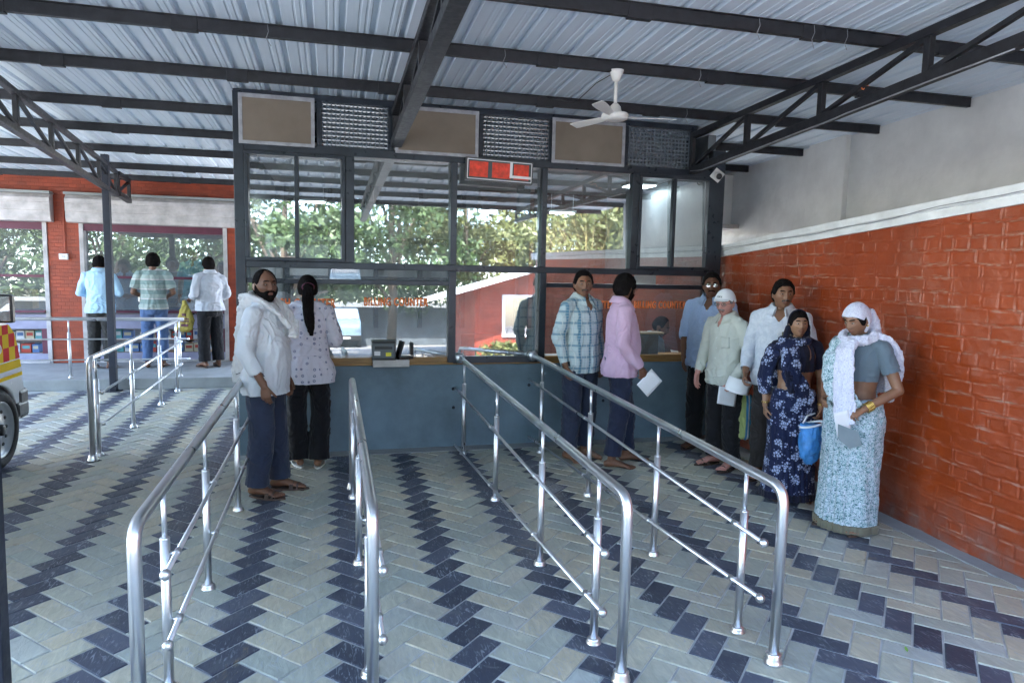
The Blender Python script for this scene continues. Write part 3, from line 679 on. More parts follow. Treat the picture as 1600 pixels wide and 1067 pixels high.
# ------------------------------------------------------------------ queue rails
def arc(pts,r=.09,n=6):
    out=[np.array(pts[0],float)]
    for i in range(1,len(pts)-1):
        p=np.array(pts[i],float);a=norm(np.array(pts[i-1])-p);b=norm(np.array(pts[i+1])-p)
        for k in range(n+1):
            t=k/n; q=(p+a*r)*(1-t)**2+p*2*t*(1-t)+(p+b*r)*t*t; out.append(q)
    out.append(np.array(pts[-1],float)); return out
def rail(label,X,y0,y1,posts,h0,h1,side=-1,bars=((.56,.60),(.28,.30)),end1=False,wallend=False,bar_end=None,lean=0.,dark=False):
    root=tag(empty('queue_rail',(X,y0,0)),label,'handrail','steel queue rails')
    Lz=y1-y0; hh=lambda y:h0+(h1-h0)*(y-y0)/Lz
    pts=[(0,0,.0),(0,0,h0),(0,Lz,h1)]
    if end1: pts.append((0,Lz,0))
    if not end1 and not wallend: pts[-1]=(0,Lz,h1)
    pth=arc(pts,.085); mb=MB(); mb.sweep(pth,[.0235]*len(pth),20)
    mb.build('handrail',M['steel'],root,smooth=True)
    if wallend:
        mb=MB(); mb.ball((0,Lz+.015,h1),(.05,.028,.05),16); mb.sweep([(0,Lz+.01,h1),(0,Lz+.06,h1-.01)],[.045,.05],16); mb.build('wall_flange',M['steel'],root,smooth=True)
    ends=[0]+([Lz] if end1 else [])
    for y in ends:
        mb=MB(); mb.rings([(0,y,0,.040,.040),(0,y,.02,.041,.041),(0,y,.024,.035,.035),(0,y,.034,.038,.038),(0,y,.04,.032,.032),(0,y,.052,.035,.035),(0,y,.06,.025,.025)],22); mb.build('base_flange',M['steel'],root,smooth=True)
    for y in posts:
        yy=y-y0; ht=hh(y)-.02; l=lean
        p=empty('post'); p.parent=root
        mb=MB(); mb.sweep([(l*.0,yy,0.0),(l,yy,ht-.19)],[.0195]*2,16); mb.ball((l,yy,ht-.19),(.0205,.0205,.010),16); mb.build('sleeve',M['steel'],p,smooth=True)
        mb=MB(); mb.sweep([(l,yy,ht-.2),(l,yy,ht)],[.0105]*2,12); mb.build('rod',M['steel'],p,smooth=True)
        mb=MB(); mb.rings([(0,yy,0,.036,.036),(0,yy,.012,.037,.037),(0,yy,.016,.031,.031),(0,yy,.024,.034,.034),(0,yy,.034,.026,.026)],18); mb.build('base_flange',M['steel'],p,smooth=True)
    b0,b1=bar_end or (.10,Lz-.05)
    for z0,z1 in bars:
        mb=MB(); x=side*.045; mb.sweep([(x,b0,z0),(x,b1,z1)],[.0105]*2,12); mb.ball((x,b0,z0),.022,14); 
        if not wallend: mb.ball((x,b1,z1),.022,14)
        for y in posts:
            zz=z0+(z1-z0)*((y-y0)-b0)/(b1-b0); mb.sweep([(side*.02,y-y0,zz),(side*.05,y-y0,zz)],[.008]*2,8)
            mb.sweep([(x,y-y0-.02,zz),(x,y-y0+.02,zz)],[.0145]*2,12)
        mb.build('cross_bar',M['steel'],root,smooth=True)
    return root
rail('leftmost of the four long queue rails in front of the booth, beside the bearded man',-.655,2.50,6.2,(2.93,3.857,5.09,6.08),.86,.88,side=1,bars=((.59,.60),(.31,.32)),bar_end=(.22,3.6))
rail('short free standing queue rail seen nearly end on between the bearded man and the booth',.145,2.58,5.42,(2.86,4.01,5.2),.83,.88,side=1,bars=((.55,.57),(.26,.28)),end1=True,bar_end=(.10,2.75))
rail('queue rail fixed to the sill of the middle pane, low bar dipping to the floor',1.19,2.58,6.50,(2.90,3.785,4.952,6.28),.82,.885,side=-1,bars=((.53,.60),(.26,.04)),wallend=True,bar_end=(.12,3.9))
rail('right queue rail running along the line of waiting people to the booth',1.925,2.56,6.50,(2.846,3.775,4.915,6.2),.82,.90,side=-1,bars=((.55,.67),(.29,.10)),wallend=True,bar_end=(.06,3.9))
rail('queue rail standing alone on the left between the ambulance and the shop step',-2.03,6.62,10.1,(6.79,7.91,9.12,10.04),.90,.95,side=1,bars=((.58,.67),(.30,.36)),bar_end=(.16,3.5))
root=tag(empty('guard_rail',(-2.0,10.42,.15)),'horizontal steel guard rail on the step in front of the shop customers','handrail')
mb=MB(); mb.sweep([(-5.5,0,.80),(.0,0,.80)],[.024]*2,16); mb.build('handrail',M['steel'],root,smooth=True)
for z in (.53,.25): mb=MB(); mb.sweep([(-5.5,-.03,z),(.06,-.03,z)],[.0105]*2,10); mb.ball((.06,-.03,z),.02); mb.build('cross_bar',M['steel'],root,smooth=True)
for x in (-4.3,-2.9,-1.42,-.06):
    mb=MB(); mb.sweep([(x,0,0),(x,0,.62)],[.02]*2,12); mb.sweep([(x,0,.62),(x,0,.79)],[.01]*2,10); mb.rings([(x,0,0,.036,.036),(x,0,.02,.03,.03)],14); mb.build('post',M['steel'],root,smooth=True)

# ------------------------------------------------------------------ shop building at the left
SY=11.95
shop=tag(empty('shop_building',(-4,SY,.15)),'red brick shop front with shutter boxes and two glazed serving windows','building')
class SB(MB):
    def b(s,x0,x1,y0,y1,z0,z1): return s.box((x0+4,y0-SY,z0-.15),(x1+4,y1-SY,z1-.15))
m_=SB(); m_.b(-9,-.82,SY,SY+.2,2.60,3.2); m_.b(-4.15,-3.72,SY,SY+.2,.15,2.60); m_.b(-1.62,-.82,SY,SY+.2,.15,2.60); m_.b(-9,-6.2,SY,SY+.2,.15,2.6); m_.build('wall',M['shop_brick'],shop,bev=.008)
m_=SB(); m_.b(-9,-.82,SY-.03,SY-.002,2.72,2.745); m_.build('ledge',M['shop_brick'],shop)
for a,b in ((-6.0,-4.05),(-3.85,-1.45)):
    m_=SB(); v=[];prof=[(0,2.70),(-.10,2.70),(-.16,2.64),(-.16,2.58),(-.15,2.57),(-.155,2.46),(-.14,2.45),(-.145,2.36),(-.12,2.30),(0,2.29)]
    for x in (a,b):
        for (dy,z) in prof: v.append((x+4,dy-.004,z-.15))
    n=len(prof); f=[(i,i+1,n+i+1,n+i) for i in range(n-1)]+[tuple(range(n)),tuple(range(2*n-1,n-1,-1))]
    m_.add(v,f); m_.build('shutter_box',M['dirty_white'],shop)
    m_=SB(); m_.b(a-.01,b+.01,SY-.17,SY,2.702,2.74); m_.build('box_cover',M['concrete'],shop)
def shopwin(x0,x1):
    m_=SB(); m_.b(x0,x0+.06,SY-.02,SY+.12,.15,2.29); m_.b(x1-.06,x1,SY-.02,SY+.12,.15,2.29); m_.b(x0+.03,x1-.03,SY-.03,SY+.10,.152,.185); wnd=m_.build('window',M['dirty_white'],shop,bev=.004)
    m_=SB(); m_.b(x0+.06,x1-.06,SY,SY+.08,2.18,2.285); m_.build('head_trim',M['maroon'],wnd)
    m_=SB(); m_.b(x0+.06,x1-.06,SY-.06,SY+.35,.93,.96); m_.build('serving_ledge',M['maroon'],wnd,bev=.004)
    m_=SB(); m_.b(x0+.06,x1-.06,SY+.02,SY+.06,.68,.90); m_.b(x0+.06,x1-.06,SY+.02,SY+.06,.15,.30); m_.build('panel',M['mauve'],wnd)
    m_=SB(); m_.b(x0+.06,x0+.14,SY+.01,SY+.07,.30,.68); m_.b(x1-.14,x1-.06,SY+.01,SY+.07,.30,.68); m_.b((x0+x1)/2-.04,(x0+x1)/2+.04,SY+.01,SY+.07,.30,.68); m_.build('post_trim',M['maroon'],wnd)
    y=SY+.05
    mkmesh('pane',[(x0+4.06,.05,.95-.15),(x1+3.94,.05,.95-.15),(x1+3.94,.05+1.22*TILT,2.18-.15),(x0+4.06,.05+1.22*TILT,2.18-.15)],[(0,1,2,3)],M['glass_dark'],wnd)
    m_=SB(); m_.b(x0+.06,x1-.06,SY+.04,SY+.07,1.46,1.50); m_.build('glazing_bar',M['maroon'],wnd)
shopwin(-6.1,-4.15); shopwin(-3.72,-1.62)
m_=SB(); m_.b(-9,-.82,SY+2.6,SY+2.7,.15,3.2); m_.build('back_wall',M['frame_grey'],shop)
m_=SB(); m_.b(-9,-.82,SY+.2,SY+2.6,2.9,2.95); m_.build('room_ceiling',M['white_paint'],shop)
m_=SB(); m_.b(-9,-.82,SY+.2,SY+2.6,.13,.15); m_.build('room_floor',M['concrete'],shop)
# stocked shelf units: each box on a shelf is a thing
box_mats=[pm('carton_'+n,c,.6,0,.15) for n,c in (('white',(.6,.62,.65)),('red',(.45,.06,.04)),('blue',(.08,.16,.35)),('teal',(.1,.32,.35)),('cream',(.5,.45,.32)))]
k=0
for (x0,x1,unit) in ((-5.9,-4.3,'left'),(-3.5,-1.8,'right')):
    t=tag(empty('shelf_unit',((x0+x1)/2,SY+.3,.15)),'low stocked shelf under the '+unit+' serving window of the shop','shelf')
    mb=MB(); hw=(x1-x0)/2
    for z in (.14,.34,.54): mb.box((-hw,-.1,z-.012),(hw,.15,z))
    for x in (-hw,-.0,hw-.02): mb.box((x,-.1,0),(x+.02,.15,.127))
    mb.build('board',M['wood'],t)
    for z in (.14,.34):
        x=x0+.03
        while x<x1-.12:
            wd=random.uniform(.08,.14); hgt=random.uniform(.12,.16); mi=random.randrange(5)
            if random.random()<.85:
                cn=['white','red','blue','teal','cream'][mi]
                o=tag(empty('carton',(x+wd/2,SY+.25,z+.15)),'small %s medicine carton on the %s shelf under the %s shop window'%(cn,'upper' if z>.2 else 'lower',unit),'carton','cartons on the shop shelves')
                mb=MB(); mb.box((-wd/2,-.04,.0),(wd/2,.12,hgt)); mb.build('box',box_mats[mi],o,bev=.003)
                mb=MB(); mb.box((-wd*.36,-.0425,hgt*.45),(wd*.36,-.0405,hgt*.8)); mb.build('print',box_mats[(mi+2)%5],o)
            x+=wd+.015
t=tag(empty('storage_box',(-4.72,SY+.45,.96)),'brown cardboard box standing on the ledge behind the left shop pane','box')
mb=MB(); mb.box((-.2,-.1,0),(.2,.15,.3)); mb.build('box',pm('carton_brown',(.34,.2,.08),.8),t,bev=.004); mb=MB(); mb.box((-.2,-.103,.14),(.2,-.1005,.17)); mb.build('tape',M['cream'] if 'cream' in M else box_mats[4],t)
t=tag(empty('switch_box',(-3.93,SY-.02,1.78)),'small white electrical switch box on the red brick pier','switch box')
mb=MB(); mb.box((-.06,-.04,-.045),(.06,.02,.045)); mb.build('case',M['white_plastic'],t,bev=.006); mb=MB(); mb.box((-.02,-.045,-.015),(.02,-.04,.015)); mb.build('switch',M['dirty_white'],t)
mb=MB(); mb.sweep([(0.02,0,.045),(.02,0,.9)],[.008]*2,8); mb.build('conduit',M['shop_brick'],t)
# ------------------------------------------------------------------ ambulance (nose of it seen at the left edge)
white_car=pm('van_white',(.62,.64,.66),.22,0,.04,3)
yel=pm('reflective_yellow',(.85,.55,.02),.7,0,.05,spec=.1); redp=pm('reflective_red',(.65,.03,.03),.7,0,.08,spec=.1); silv=pm('silver_band',(.35,.38,.42),.4,.2,.05)
def ambulance(label,loc,rz,cat='van',marks=True):
    root=tag(empty('ambulance_van' if marks else 'parked_van',loc,rz),label,cat)
    W=1.46
    def archpts(yc,r=.37,n=12): return [(yc+r*math.cos(math.pi*k/n),.33+r*math.sin(math.pi*k/n)) for k in range(n+1)]
    out=[(-3.0,.36),(-3.0,1.2),(-2.93,1.86),(-2.6,1.92),(-.65,1.92),(-.42,1.86),(-.1,1.36),(0.06,1.26),(.24,1.21),(.36,1.10),(.43,.95),(.49,.72),(.52,.60),(.51,.42),(.44,.34)]
    out+=archpts(0.0)+archpts(-2.1)
    # three lofted slices across the width give the body its rounded shoulders
    bm=bmesh.new(); sl=[]
    for x,ins in ((0,.05),(-.04,.012),(-.12,0),(-W+.12,0),(-W+.04,.012),(-W,.05)):
        cy_,cz=-1.25,1.0; row=[]
        for (y,z) in out:
            k=1-ins*.6 if z>.8 else 1
            tum=0 if z<1.2 else (z-1.2)*.16*(1 if x> -W/2 else -1)
            row.append(bm.verts.new((x-tum,cy_+(y-cy_)*(1-ins*.35),cz+(z-cz)*k)))
        sl.append(row)
    n=len(out)
    for a,b in zip(sl[:-1],sl[1:]):
        for i in range(n): j=(i+1)%n; bm.faces.new((a[i],a[j],b[j],b[i]))
    bm.faces.new(sl[0]); bm.faces.new(list(reversed(sl[-1])))
    bmesh.ops.recalc_face_normals(bm,faces=bm.faces); me=bpy.data.meshes.new('body'); bm.to_mesh(me); bm.free(); me.materials.append(white_car)
    if not marks: me.materials.clear(); me.materials.append(pm('van_blue_grey',(.16,.24,.32),.3,0,.05))
    body=link(bpy.data.objects.new('body',me),root); bevel(body,.02,3)
    mb=MB()
    for yc in (0,-2.1):
        for x0 in (-.16,-W+.0): mb.box((x0-.12,yc-.36,.30),(x0+.12,yc+.36,.66))
    mb.build('wheel_well',M['black'],root)
    mb=MB(); mb.box((-W-.01,.36,.34),(.012,.55,.60)); mb.box((-.05,.30,.36),(.016,.545,.5)); mb.build('bumper',M['black'],root,bev=.03)
    mb=MB(); mb.box((-.30,.44,.72),(-.02,.49,.88)); mb.build('headlight',M['glass_clear'],root,bev=.03); mb=MB(); mb.box((-W+.02,.44,.72),(-W+.30,.49,.88)); mb.build('headlight',M['glass_clear'],root,bev=.03)
    mb=MB(); mb.box((-W+.45,.551,.42),(-.5,.556,.52)); mb.build('number_plate',M['white_plastic'],root)
    mb=MB(); mb.add([(-.08,-.10,1.375),(-W+.08,-.10,1.375),(-W+.14,-.43,1.86),(-.14,-.43,1.86)],[(0,1,2,3)]); o=mb.build('windshield',M['van_glass'],root); o.location=(0,.025,.012)
    for y0,y1 in ((-.95,-.28),(-1.9,-1.05),(-2.85,-2.0)):
        mb=MB(); e=.20 if y1>-.5 else 0
        for x,sg in ((.004,1),(-W-.004,-1)): mb.add([(x-.03*sg,y0,1.30),(x-.03*sg,y1,1.30),(x-.105*sg,y1-e,1.78),(x-.105*sg,y0,1.78)],[(0,1,2,3)])
        mb.build('side_window',M['van_glass'],root)
    for x in (-.06,-W+.06):
        for yc in (0,-2.1):
            wh=empty('wheel',(x,yc,.33)); wh.parent=root; sg=1 if x>-.5 else -1
            def rev(prof,n=40):
                v=[];f=[]
                for (r,xx) in prof:
                    for j in range(n): t=2*math.pi*j/n; v.append((xx*sg,r*math.cos(t),r*math.sin(t)))
                for i in range(len(prof)-1):
                    for j in range(n): k=(j+1)%n; f.append((i*n+j,i*n+k,(i+1)*n+k,(i+1)*n+j))
                return MB().add(v,f)
            rev([(.235,-.09),(.30,-.09),(.325,-.06),(.33,0),(.325,.05),(.30,.075),(.245,.078),(.232,.05),(.235,-.09)]).build('tyre',M['rubber'],wh,smooth=True)
            rev([(.236,.06),(.228,.066),(.215,.045),(.19,.03),(.12,.035),(.09,.05),(.06,.052),(.0,.052)]).build('rim',pm('wheel_silver',(.34,.36,.38),.4,.6,.12,8),wh,smooth=True)
            mb=MB(); 
            for k in range(12):
                t=k*math.pi/6; mb.ball((.034*sg,.158*math.cos(t),.158*math.sin(t)),(.010,.020,.016),10)
            mb.build('vent_hole',M['black'],wh)
            rev([(.05,.05),(.048,.075),(.03,.082),(0,.084)],20).build('hub_cap',M['black'],wh,smooth=True)
    for x,sg in ((.0,1),(-W,-1)):
        mr=empty('mirror',(x,-.12,1.33)); mr.parent=root
        mb=MB(); mb.box((.10*sg-.075,-.02,-.10),(.10*sg+.075,.05,.13)); mb.beam((-.02*sg,.02,-.06),(.08*sg,.02,-.04),.03,.03); mb.build('shell',M['black'],mr,bev=.03)
        mb=MB(); mb.box((.10*sg-.062,-.026,-.085),(.10*sg+.062,-.021,.115)); mb.build('mirror_glass',M['glass_up'],mr,bev=.004)
    if marks:
        X=.0035
        ymax=lambda z: np.interp(z,[.60,.72,.95,1.10,1.21],[.46,.455,.40,.34,.20])
        ymin=lambda z: -2.9
        v=[];f=[];fmi=[]
        q=.115; z0=.88
        for r in range(3):
            za,zb=z0+r*q,min(z0+(r+1)*q,1.19)
            for c in range(-26,6):
                ya_,yb_=c*q-.02,(c+1)*q-.02
                e=min(ymax(za),ymax(zb))
                if ya_>e: continue
                b=len(v); v+=[(X,ya_,za),(X,min(yb_,ymax(za)),za),(X,min(yb_,ymax(zb)),zb),(X,ya_,zb)]; f.append((b,b+1,b+2,b+3)); fmi.append((r+c)%2)
        mkmesh('checker_marking',v,f,[yel,redp],root,fm=fmi)
        mb=MB()
        def band(za,zb): mb.add([(X,-2.1+.40,za),(X,ymax(za),za),(X,ymax(zb),zb),(X,-2.1+.40,zb)],[(0,1,2,3)])
        band(.80,.872); mb.build('yellow_band',yel,root)
        mb=MB(); band(.76,.797); mb.build('silver_band',silv,root)
        mb=MB(); band(.725,.757); mb.build('yellow_band',yel,root)
        mb=MB(); ring=[(X+.003,.02+.035*math.cos(t),1.0+.035*math.sin(t)) for t in np.linspace(0,2*math.pi,18)]; mb.sweep(ring,[.006]*18,6); mb.box((X,.0,.975),(X+.004,.008,1.025)); mb.build('emblem',M['white_paint'],root)
    mb=MB(); 
    for y in (-.28,-1.0): mb.box((-.001,y,.75),(.0025,y+.006,1.28))
    mb.build('door_seam',M['black'],root)
    return root
ambulance('white ambulance nose with red and yellow checker markings at the left edge',(-2.66,6.50,0),R(0.5))
ambulance('plain blue grey van parked in the yard, seen reflected in the counter glass',(1.35,-21.4,-.03),0,marks=False)

# ------------------------------------------------------------------ yard across from the booth (seen in the reflections)
def leafcloud(centers,n,size,rng):
    v=[];f=[]
    C=np.array([c[:3] for c in centers]);Rr=np.array([c[3] for c in centers]); P=Rr**2; P=P/P.sum()
    idx=rng.choice(len(C),n,p=P); d=rng.normal(size=(n,3)); d/=np.linalg.norm(d,axis=1)[:,None]; r=rng.rand(n)**.45
    pos=C[idx]+d*(Rr[idx]*r)[:,None]*np.array([1,1,.75])
    a=rng.normal(size=(n,3)); a/=np.linalg.norm(a,axis=1)[:,None]; b=np.cross(a,rng.normal(size=(n,3))); b/=np.linalg.norm(b,axis=1)[:,None]
    s=size*(.6+.8*rng.rand(n))[:,None]
    q=np.stack([pos-a*s,pos+b*s*.4,pos+a*s,pos-b*s*.4],1).reshape(-1,3)
    fi=np.arange(n*4).reshape(n,4); return q,fi
def tree(x,y,h,w,mat,label,n=8500,seed=1,cat='tree'):
    rng=np.random.RandomState(seed); root=tag(empty('tree',(x,y,-.03)),label,cat,'trees across the yard')
    mb=MB(); top=h*.5; mb.sweep([(0,0,0),(.1,.05,top*.5),(.0,.1,top),(.1,0,h*.8)],[.20,.16,.11,.04],10); cs=[]
    for k in range(9):
        a=rng.rand()*6.28; r=w*(.35+.45*rng.rand()); z=h*(.30+.6*rng.rand()); p=(r*math.cos(a),r*math.sin(a),z)
        mb.sweep([(0.03,.05,top*(.35+.6*rng.rand())),(p[0]*.5,p[1]*.5,z*.85),p],[.07,.045,.015],7); cs.append((*p,w*(.28+.2*rng.rand())))
    for k in range(14):
        a=rng.rand()*6.28; r=w*.9*rng.rand()**.5; cs.append((r*math.cos(a),r*math.sin(a),h*(.22+.72*rng.rand()),w*(.16+.2*rng.rand())))
    mb.build('trunk',M['bark'],root,smooth=True)
    q,fi=leafcloud(cs,n,.13,rng); mkmesh('crown',q,fi,mat,root)
    return root
for i,(x,y,h,w_,mt,lb) in enumerate([(-15,-12,9,3.6,'leaf','dense green tree at the far end of the yard on the shop side'),(-9.5,-10,8,3.2,'leaf','round green tree opposite the ambulance'),(-5.5,-12.5,9,3.4,'leaf','tall green tree opposite the left booth window'),(-1.5,-10.5,7.6,3.0,'leaf','low branching green tree opposite the left wide pane'),
   (2.2,-14,9.5,3.6,'leaf','big green tree rising behind the parked van'),(5.5,-16,9,3.4,'leaf2','yellowish tree rising behind the red brick house'),(9.5,-13,8.5,3.3,'leaf2','yellowish tree beside the red brick house'),(14.5,-11,9,3.8,'leaf','green tree beyond the bamboo'),(20,-14,10,4.5,'leaf','widest green tree at the far corner of the yard'),(-22,-14,10,4.5,'leaf','tall green tree at the other far corner of the yard')]):
    tree(x,y,h,w_,M[mt],lb,seed=20+i)
rng=np.random.RandomState(77); root=tag(empty('bamboo_clump',(8.2,-7.5,-.03)),'clump of tall yellow bamboo canes reflected in the wide pane by the corner window','bamboo')
mb=MB(); cs=[]
for k in range(70):
    a=rng.rand()*6.28; r=.5*rng.rand()**.5; l=2.0*rng.rand()+.3; b=rng.rand()*6.28; hgt=4.5+2.5*rng.rand()
    p=[(r*math.cos(a)+l*math.cos(b)*t*t,r*math.sin(a)+l*math.sin(b)*t*t,hgt*t*(1-.12*t)) for t in np.linspace(0,1,7)]
    mb.sweep(p,[.03,.03,.027,.023,.018,.012,.006],6); cs+= [(*p[-1],.35),(*p[-2],.4),(*p[-3],.3)]
mb.build('canes',M['cane'],root,smooth=True)
q,fi=leafcloud(cs,5000,.11,rng); mkmesh('foliage',q,fi,M['leaf2'],root)
rng=np.random.RandomState(4)
q,fi=leafcloud([(x,-34+3*rng.rand(),1.5+6*rng.rand(),2.6) for x in np.arange(-50,60,1.1)],26000,.30,rng)
tag(mkmesh('treeline',q,fi,M['leaf']),'mass of distant dark trees closing the far side of the yard','trees',kind='stuff')
root=tag(empty('fallen_leaf',(2.62,2.52,.007),1.0),'small fresh green leaf lying on the paving right of the right rail','leaf')
mkmesh('blade',[(-.02,0,0),(-.006,-.007,.002),(.012,-.006,.003),(.024,0,.006),(.010,.007,.003),(-.008,.006,.002)],[(0,1,2,3,4,5)],pm('fresh_leaf',(.16,.34,.05),.5),root)
# red brick house with a white roof
root=tag(empty('brick_house',(6.3,-7,-.03)),'low red brick house with white sloping roof reflected in the middle pane','house')
mb=MB(); 
mb.add([(-2.2,0,0),(3.4,0,0),(3.4,0,2.2),(.4,0,2.95),(-2.2,0,2.25),(-2.2,-5,0),(3.4,-5,0),(3.4,-5,2.2),(.4,-5,2.95),(-2.2,-5,2.25)],[(0,1,2,3,4),(9,8,7,6,5),(0,4,9,5),(1,6,7,2)]); mb.build('wall',M['far_brick'],root)
mb=MB()
for a,b in (((-3.5,1.86),(.42,3.0)),((.42,3.0),(4.2,2.1))):
    mb.add([(a[0],.9,a[1]),(b[0],.9,b[1]),(b[0],-5.4,b[1]),(a[0],-5.4,a[1]),(a[0],.9,a[1]+.16),(b[0],.9,b[1]+.16),(b[0],-5.4,b[1]+.16),(a[0],-5.4,a[1]+.16)],[(3,2,1,0),(4,5,6,7),(0,1,5,4),(1,2,6,5),(2,3,7,6),(3,0,4,7)])
mb.build('roof',M['white_paint'],root)
mb=MB(); a,b,c,d=-1.36,-.34,.80,2.07
for bx in ((a,b,d-.08,d),(a,b,c,c+.08),(a,a+.08,c+.08,d-.08),(b-.08,b,c+.08,d-.08)): mb.box((bx[0],.0,bx[2]),(bx[1],.05,bx[3]))
wd=mb.build('window',M['white_paint'],root,bev=.005); mkmesh('pane',[(a,.01,c),(b,.01,c),(b,.01,d),(a,.01,d)],[(0,1,2,3)],M['glass_dark'],wd); 
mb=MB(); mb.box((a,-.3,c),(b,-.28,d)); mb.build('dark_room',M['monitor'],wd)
# the long low shed behind the van and a planting bed
root=tag(empty('long_shed',(-4,-24,-.03)),'long low shed with white roof behind the parked van','shed')
mb=MB(); mb.box((-16,-.2,0),(12,0,2.0)); mb.build('wall',pm('shed_wall',(.10,.12,.14),.8,0,.3,1.5),root); mb=MB(); mb.box((-16.5,-3,2.0),(12.5,1.0,2.25)); mb.build('roof',M['concrete'],root)
rng=np.random.RandomState(5)
q,fi=leafcloud([(x,0,.35,.45) for x in np.arange(-1.6,2.6,.35)],1600,.14,rng)
root=tag(empty('flower_bed',(6.0,-6.3,-.03)),'bright green leafy plants at the foot of the red brick house','plants'); mkmesh('foliage',q,fi,M['leaf2'],root)
root=tag(empty('patio_umbrella',(6.6,-12.4,-.03)),'white umbrella standing in the yard near the brick house','umbrella')
mb=MB(); mb.rings([(0,0,2.25,1.3,1.3),(0,0,2.4,.9,.9),(0,0,2.65,.05,.05)],8); mb.build('canopy',M['white_paint'],root); mb=MB(); mb.sweep([(0,0,0),(0,0,2.3)],[.03,.03],8); mb.build('pole',M['steel'],root)
# ------------------------------------------------------------------ people
def remeshed(mb,name,mat,parent,vox,smooth=3,disp=None):
    me=bpy.data.meshes.new('t'); me.from_pydata([tuple(map(float,p)) for p in mb.v],[],mb.f); o=bpy.data.objects.new('t',me); COL.objects.link(o)
    bm=bmesh.new(); bm.from_mesh(me); bmesh.ops.recalc_face_normals(bm,faces=bm.faces); bm.to_mesh(me); bm.free()
    r=o.modifiers.new('r','REMESH'); r.mode='VOXEL'; r.voxel_size=vox; r.adaptivity=0
    if smooth: s=o.modifiers.new('s','SMOOTH'); s.iterations=smooth; s.factor=.5
    dg=bpy.context.evaluated_depsgraph_get(); new=bpy.data.meshes.new_from_object(o.evaluated_get(dg)); bpy.data.objects.remove(o); bpy.data.meshes.remove(me)
    new.name=name
    if disp:
        n=len(new.vertices); co=np.zeros(n*3,np.float32); new.vertices.foreach_get('co',co); co=co.reshape(-1,3)
        nn=np.zeros(n*3,np.float32); new.vertex_normals.foreach_get('vector',nn); nn=nn.reshape(-1,3)
        co=co+nn*disp(co.astype(float),nn)[:,None]; new.vertices.foreach_set('co',co.astype(np.float32).ravel())
    new.polygons.foreach_set('use_smooth',[True]*len(new.polygons)); new.materials.clear(); new.materials.append(mat); new.update()
    return link(bpy.data.objects.new(name,new),parent)
def folds(amp=.006,sc=(7,7,4),seed=0,pleat=None):
    def f(co,nn):
        P=co*np.array(sc); wv=fbm(P+5,seed,3)-.5; Q=co*np.array(sc)*1.9+wv[:,None]*3.0
        n=fbm(Q,seed+3,2); rid=1-np.abs(2*n-1)*2.2
        d=amp*1.1*(np.clip(rid,-.6,1)-.35)+amp*1.6*wv
        m2=fbm(co*np.array([3.,3.,9.])+wv[:,None]*4+11,seed+9,3); cr=np.clip(1-np.abs(2*m2-1)*7,0,1)      # sharp creases
        d=d+amp*1.0*cr*np.clip((fbm(co*2.3,seed+5,2)-.42)*6,0,1)
        if pleat:
            z0,z1,am=pleat; th=np.arctan2(co[:,1],co[:,0]); fz=np.clip((z1-co[:,2])/(z1-z0),0,1)
            d=d+am*fz*np.sin(8*th+6*wv+2.5*np.sin(3*th+seed))*np.clip((.24-np.abs(co[:,0]))/.05,0,1)
        return np.maximum(d,-.0045)
    return f
SKIN={}
def skin(name,c):
    m,nt,b=newmat('skin_'+name); v=coord(nt); n=noise(nt,v,9,5,.6)
    nt.links.new(ramp(nt,n,[(.3,tuple(x*.82 for x in c)),(.7,tuple(min(1,x*1.18) for x in c))]),b.inputs['Base Color'])
    b.inputs['Roughness'].default_value=.46; b.inputs['Subsurface Weight'].default_value=.12; b.inputs['Subsurface Radius'].default_value=(.01,.004,.002); b.inputs['Specular IOR Level'].default_value=.45
    bump(nt,b,noise(nt,v,120,3),.12,.002); return m
SKIN['dark']=skin('dark',(.165,.075,.043)); SKIN['brown']=skin('brown',(.235,.115,.068)); SKIN['tan']=skin('tan',(.31,.165,.10)); SKIN['pink']=skin('pink',(.52,.24,.20))
def hairm(name,c,c2=None):
    m,nt,b=newmat('hair_'+name); v=coord(nt,(1,1,.18)); n=noise(nt,v,110,4,.6)
    nt.links.new(ramp(nt,n,[(.3,c),(.7,c2 or tuple(x*2.2 for x in c))]),b.inputs['Base Color']); b.inputs['Roughness'].default_value=.9; b.inputs['Specular IOR Level'].default_value=.02
    bump(nt,b,n,.5,.005); return m
HAIR={'black':hairm('black',(.007,.006,.006)),'grey':hairm('grey',(.03,.03,.03),(.45,.44,.42)),'salt':hairm('salt',(.02,.018,.016),(.16,.15,.14))}
M['eye']=pm('eye_white',(.34,.31,.28),.25,0,.03); M['iris']=pm('iris',(.012,.008,.006),.15,0,.1); M['gold']=pm('gold',(.80,.55,.16),.25,.9,.1)
M['lens']=mk_glass('spectacle_lens',.2,(.8,.8,.8)); M['leather']=pm('sandal_leather',(.06,.035,.025),.6,0,.3)
LIPS=pm('lips',(.17,.065,.05),.45,0,.1)

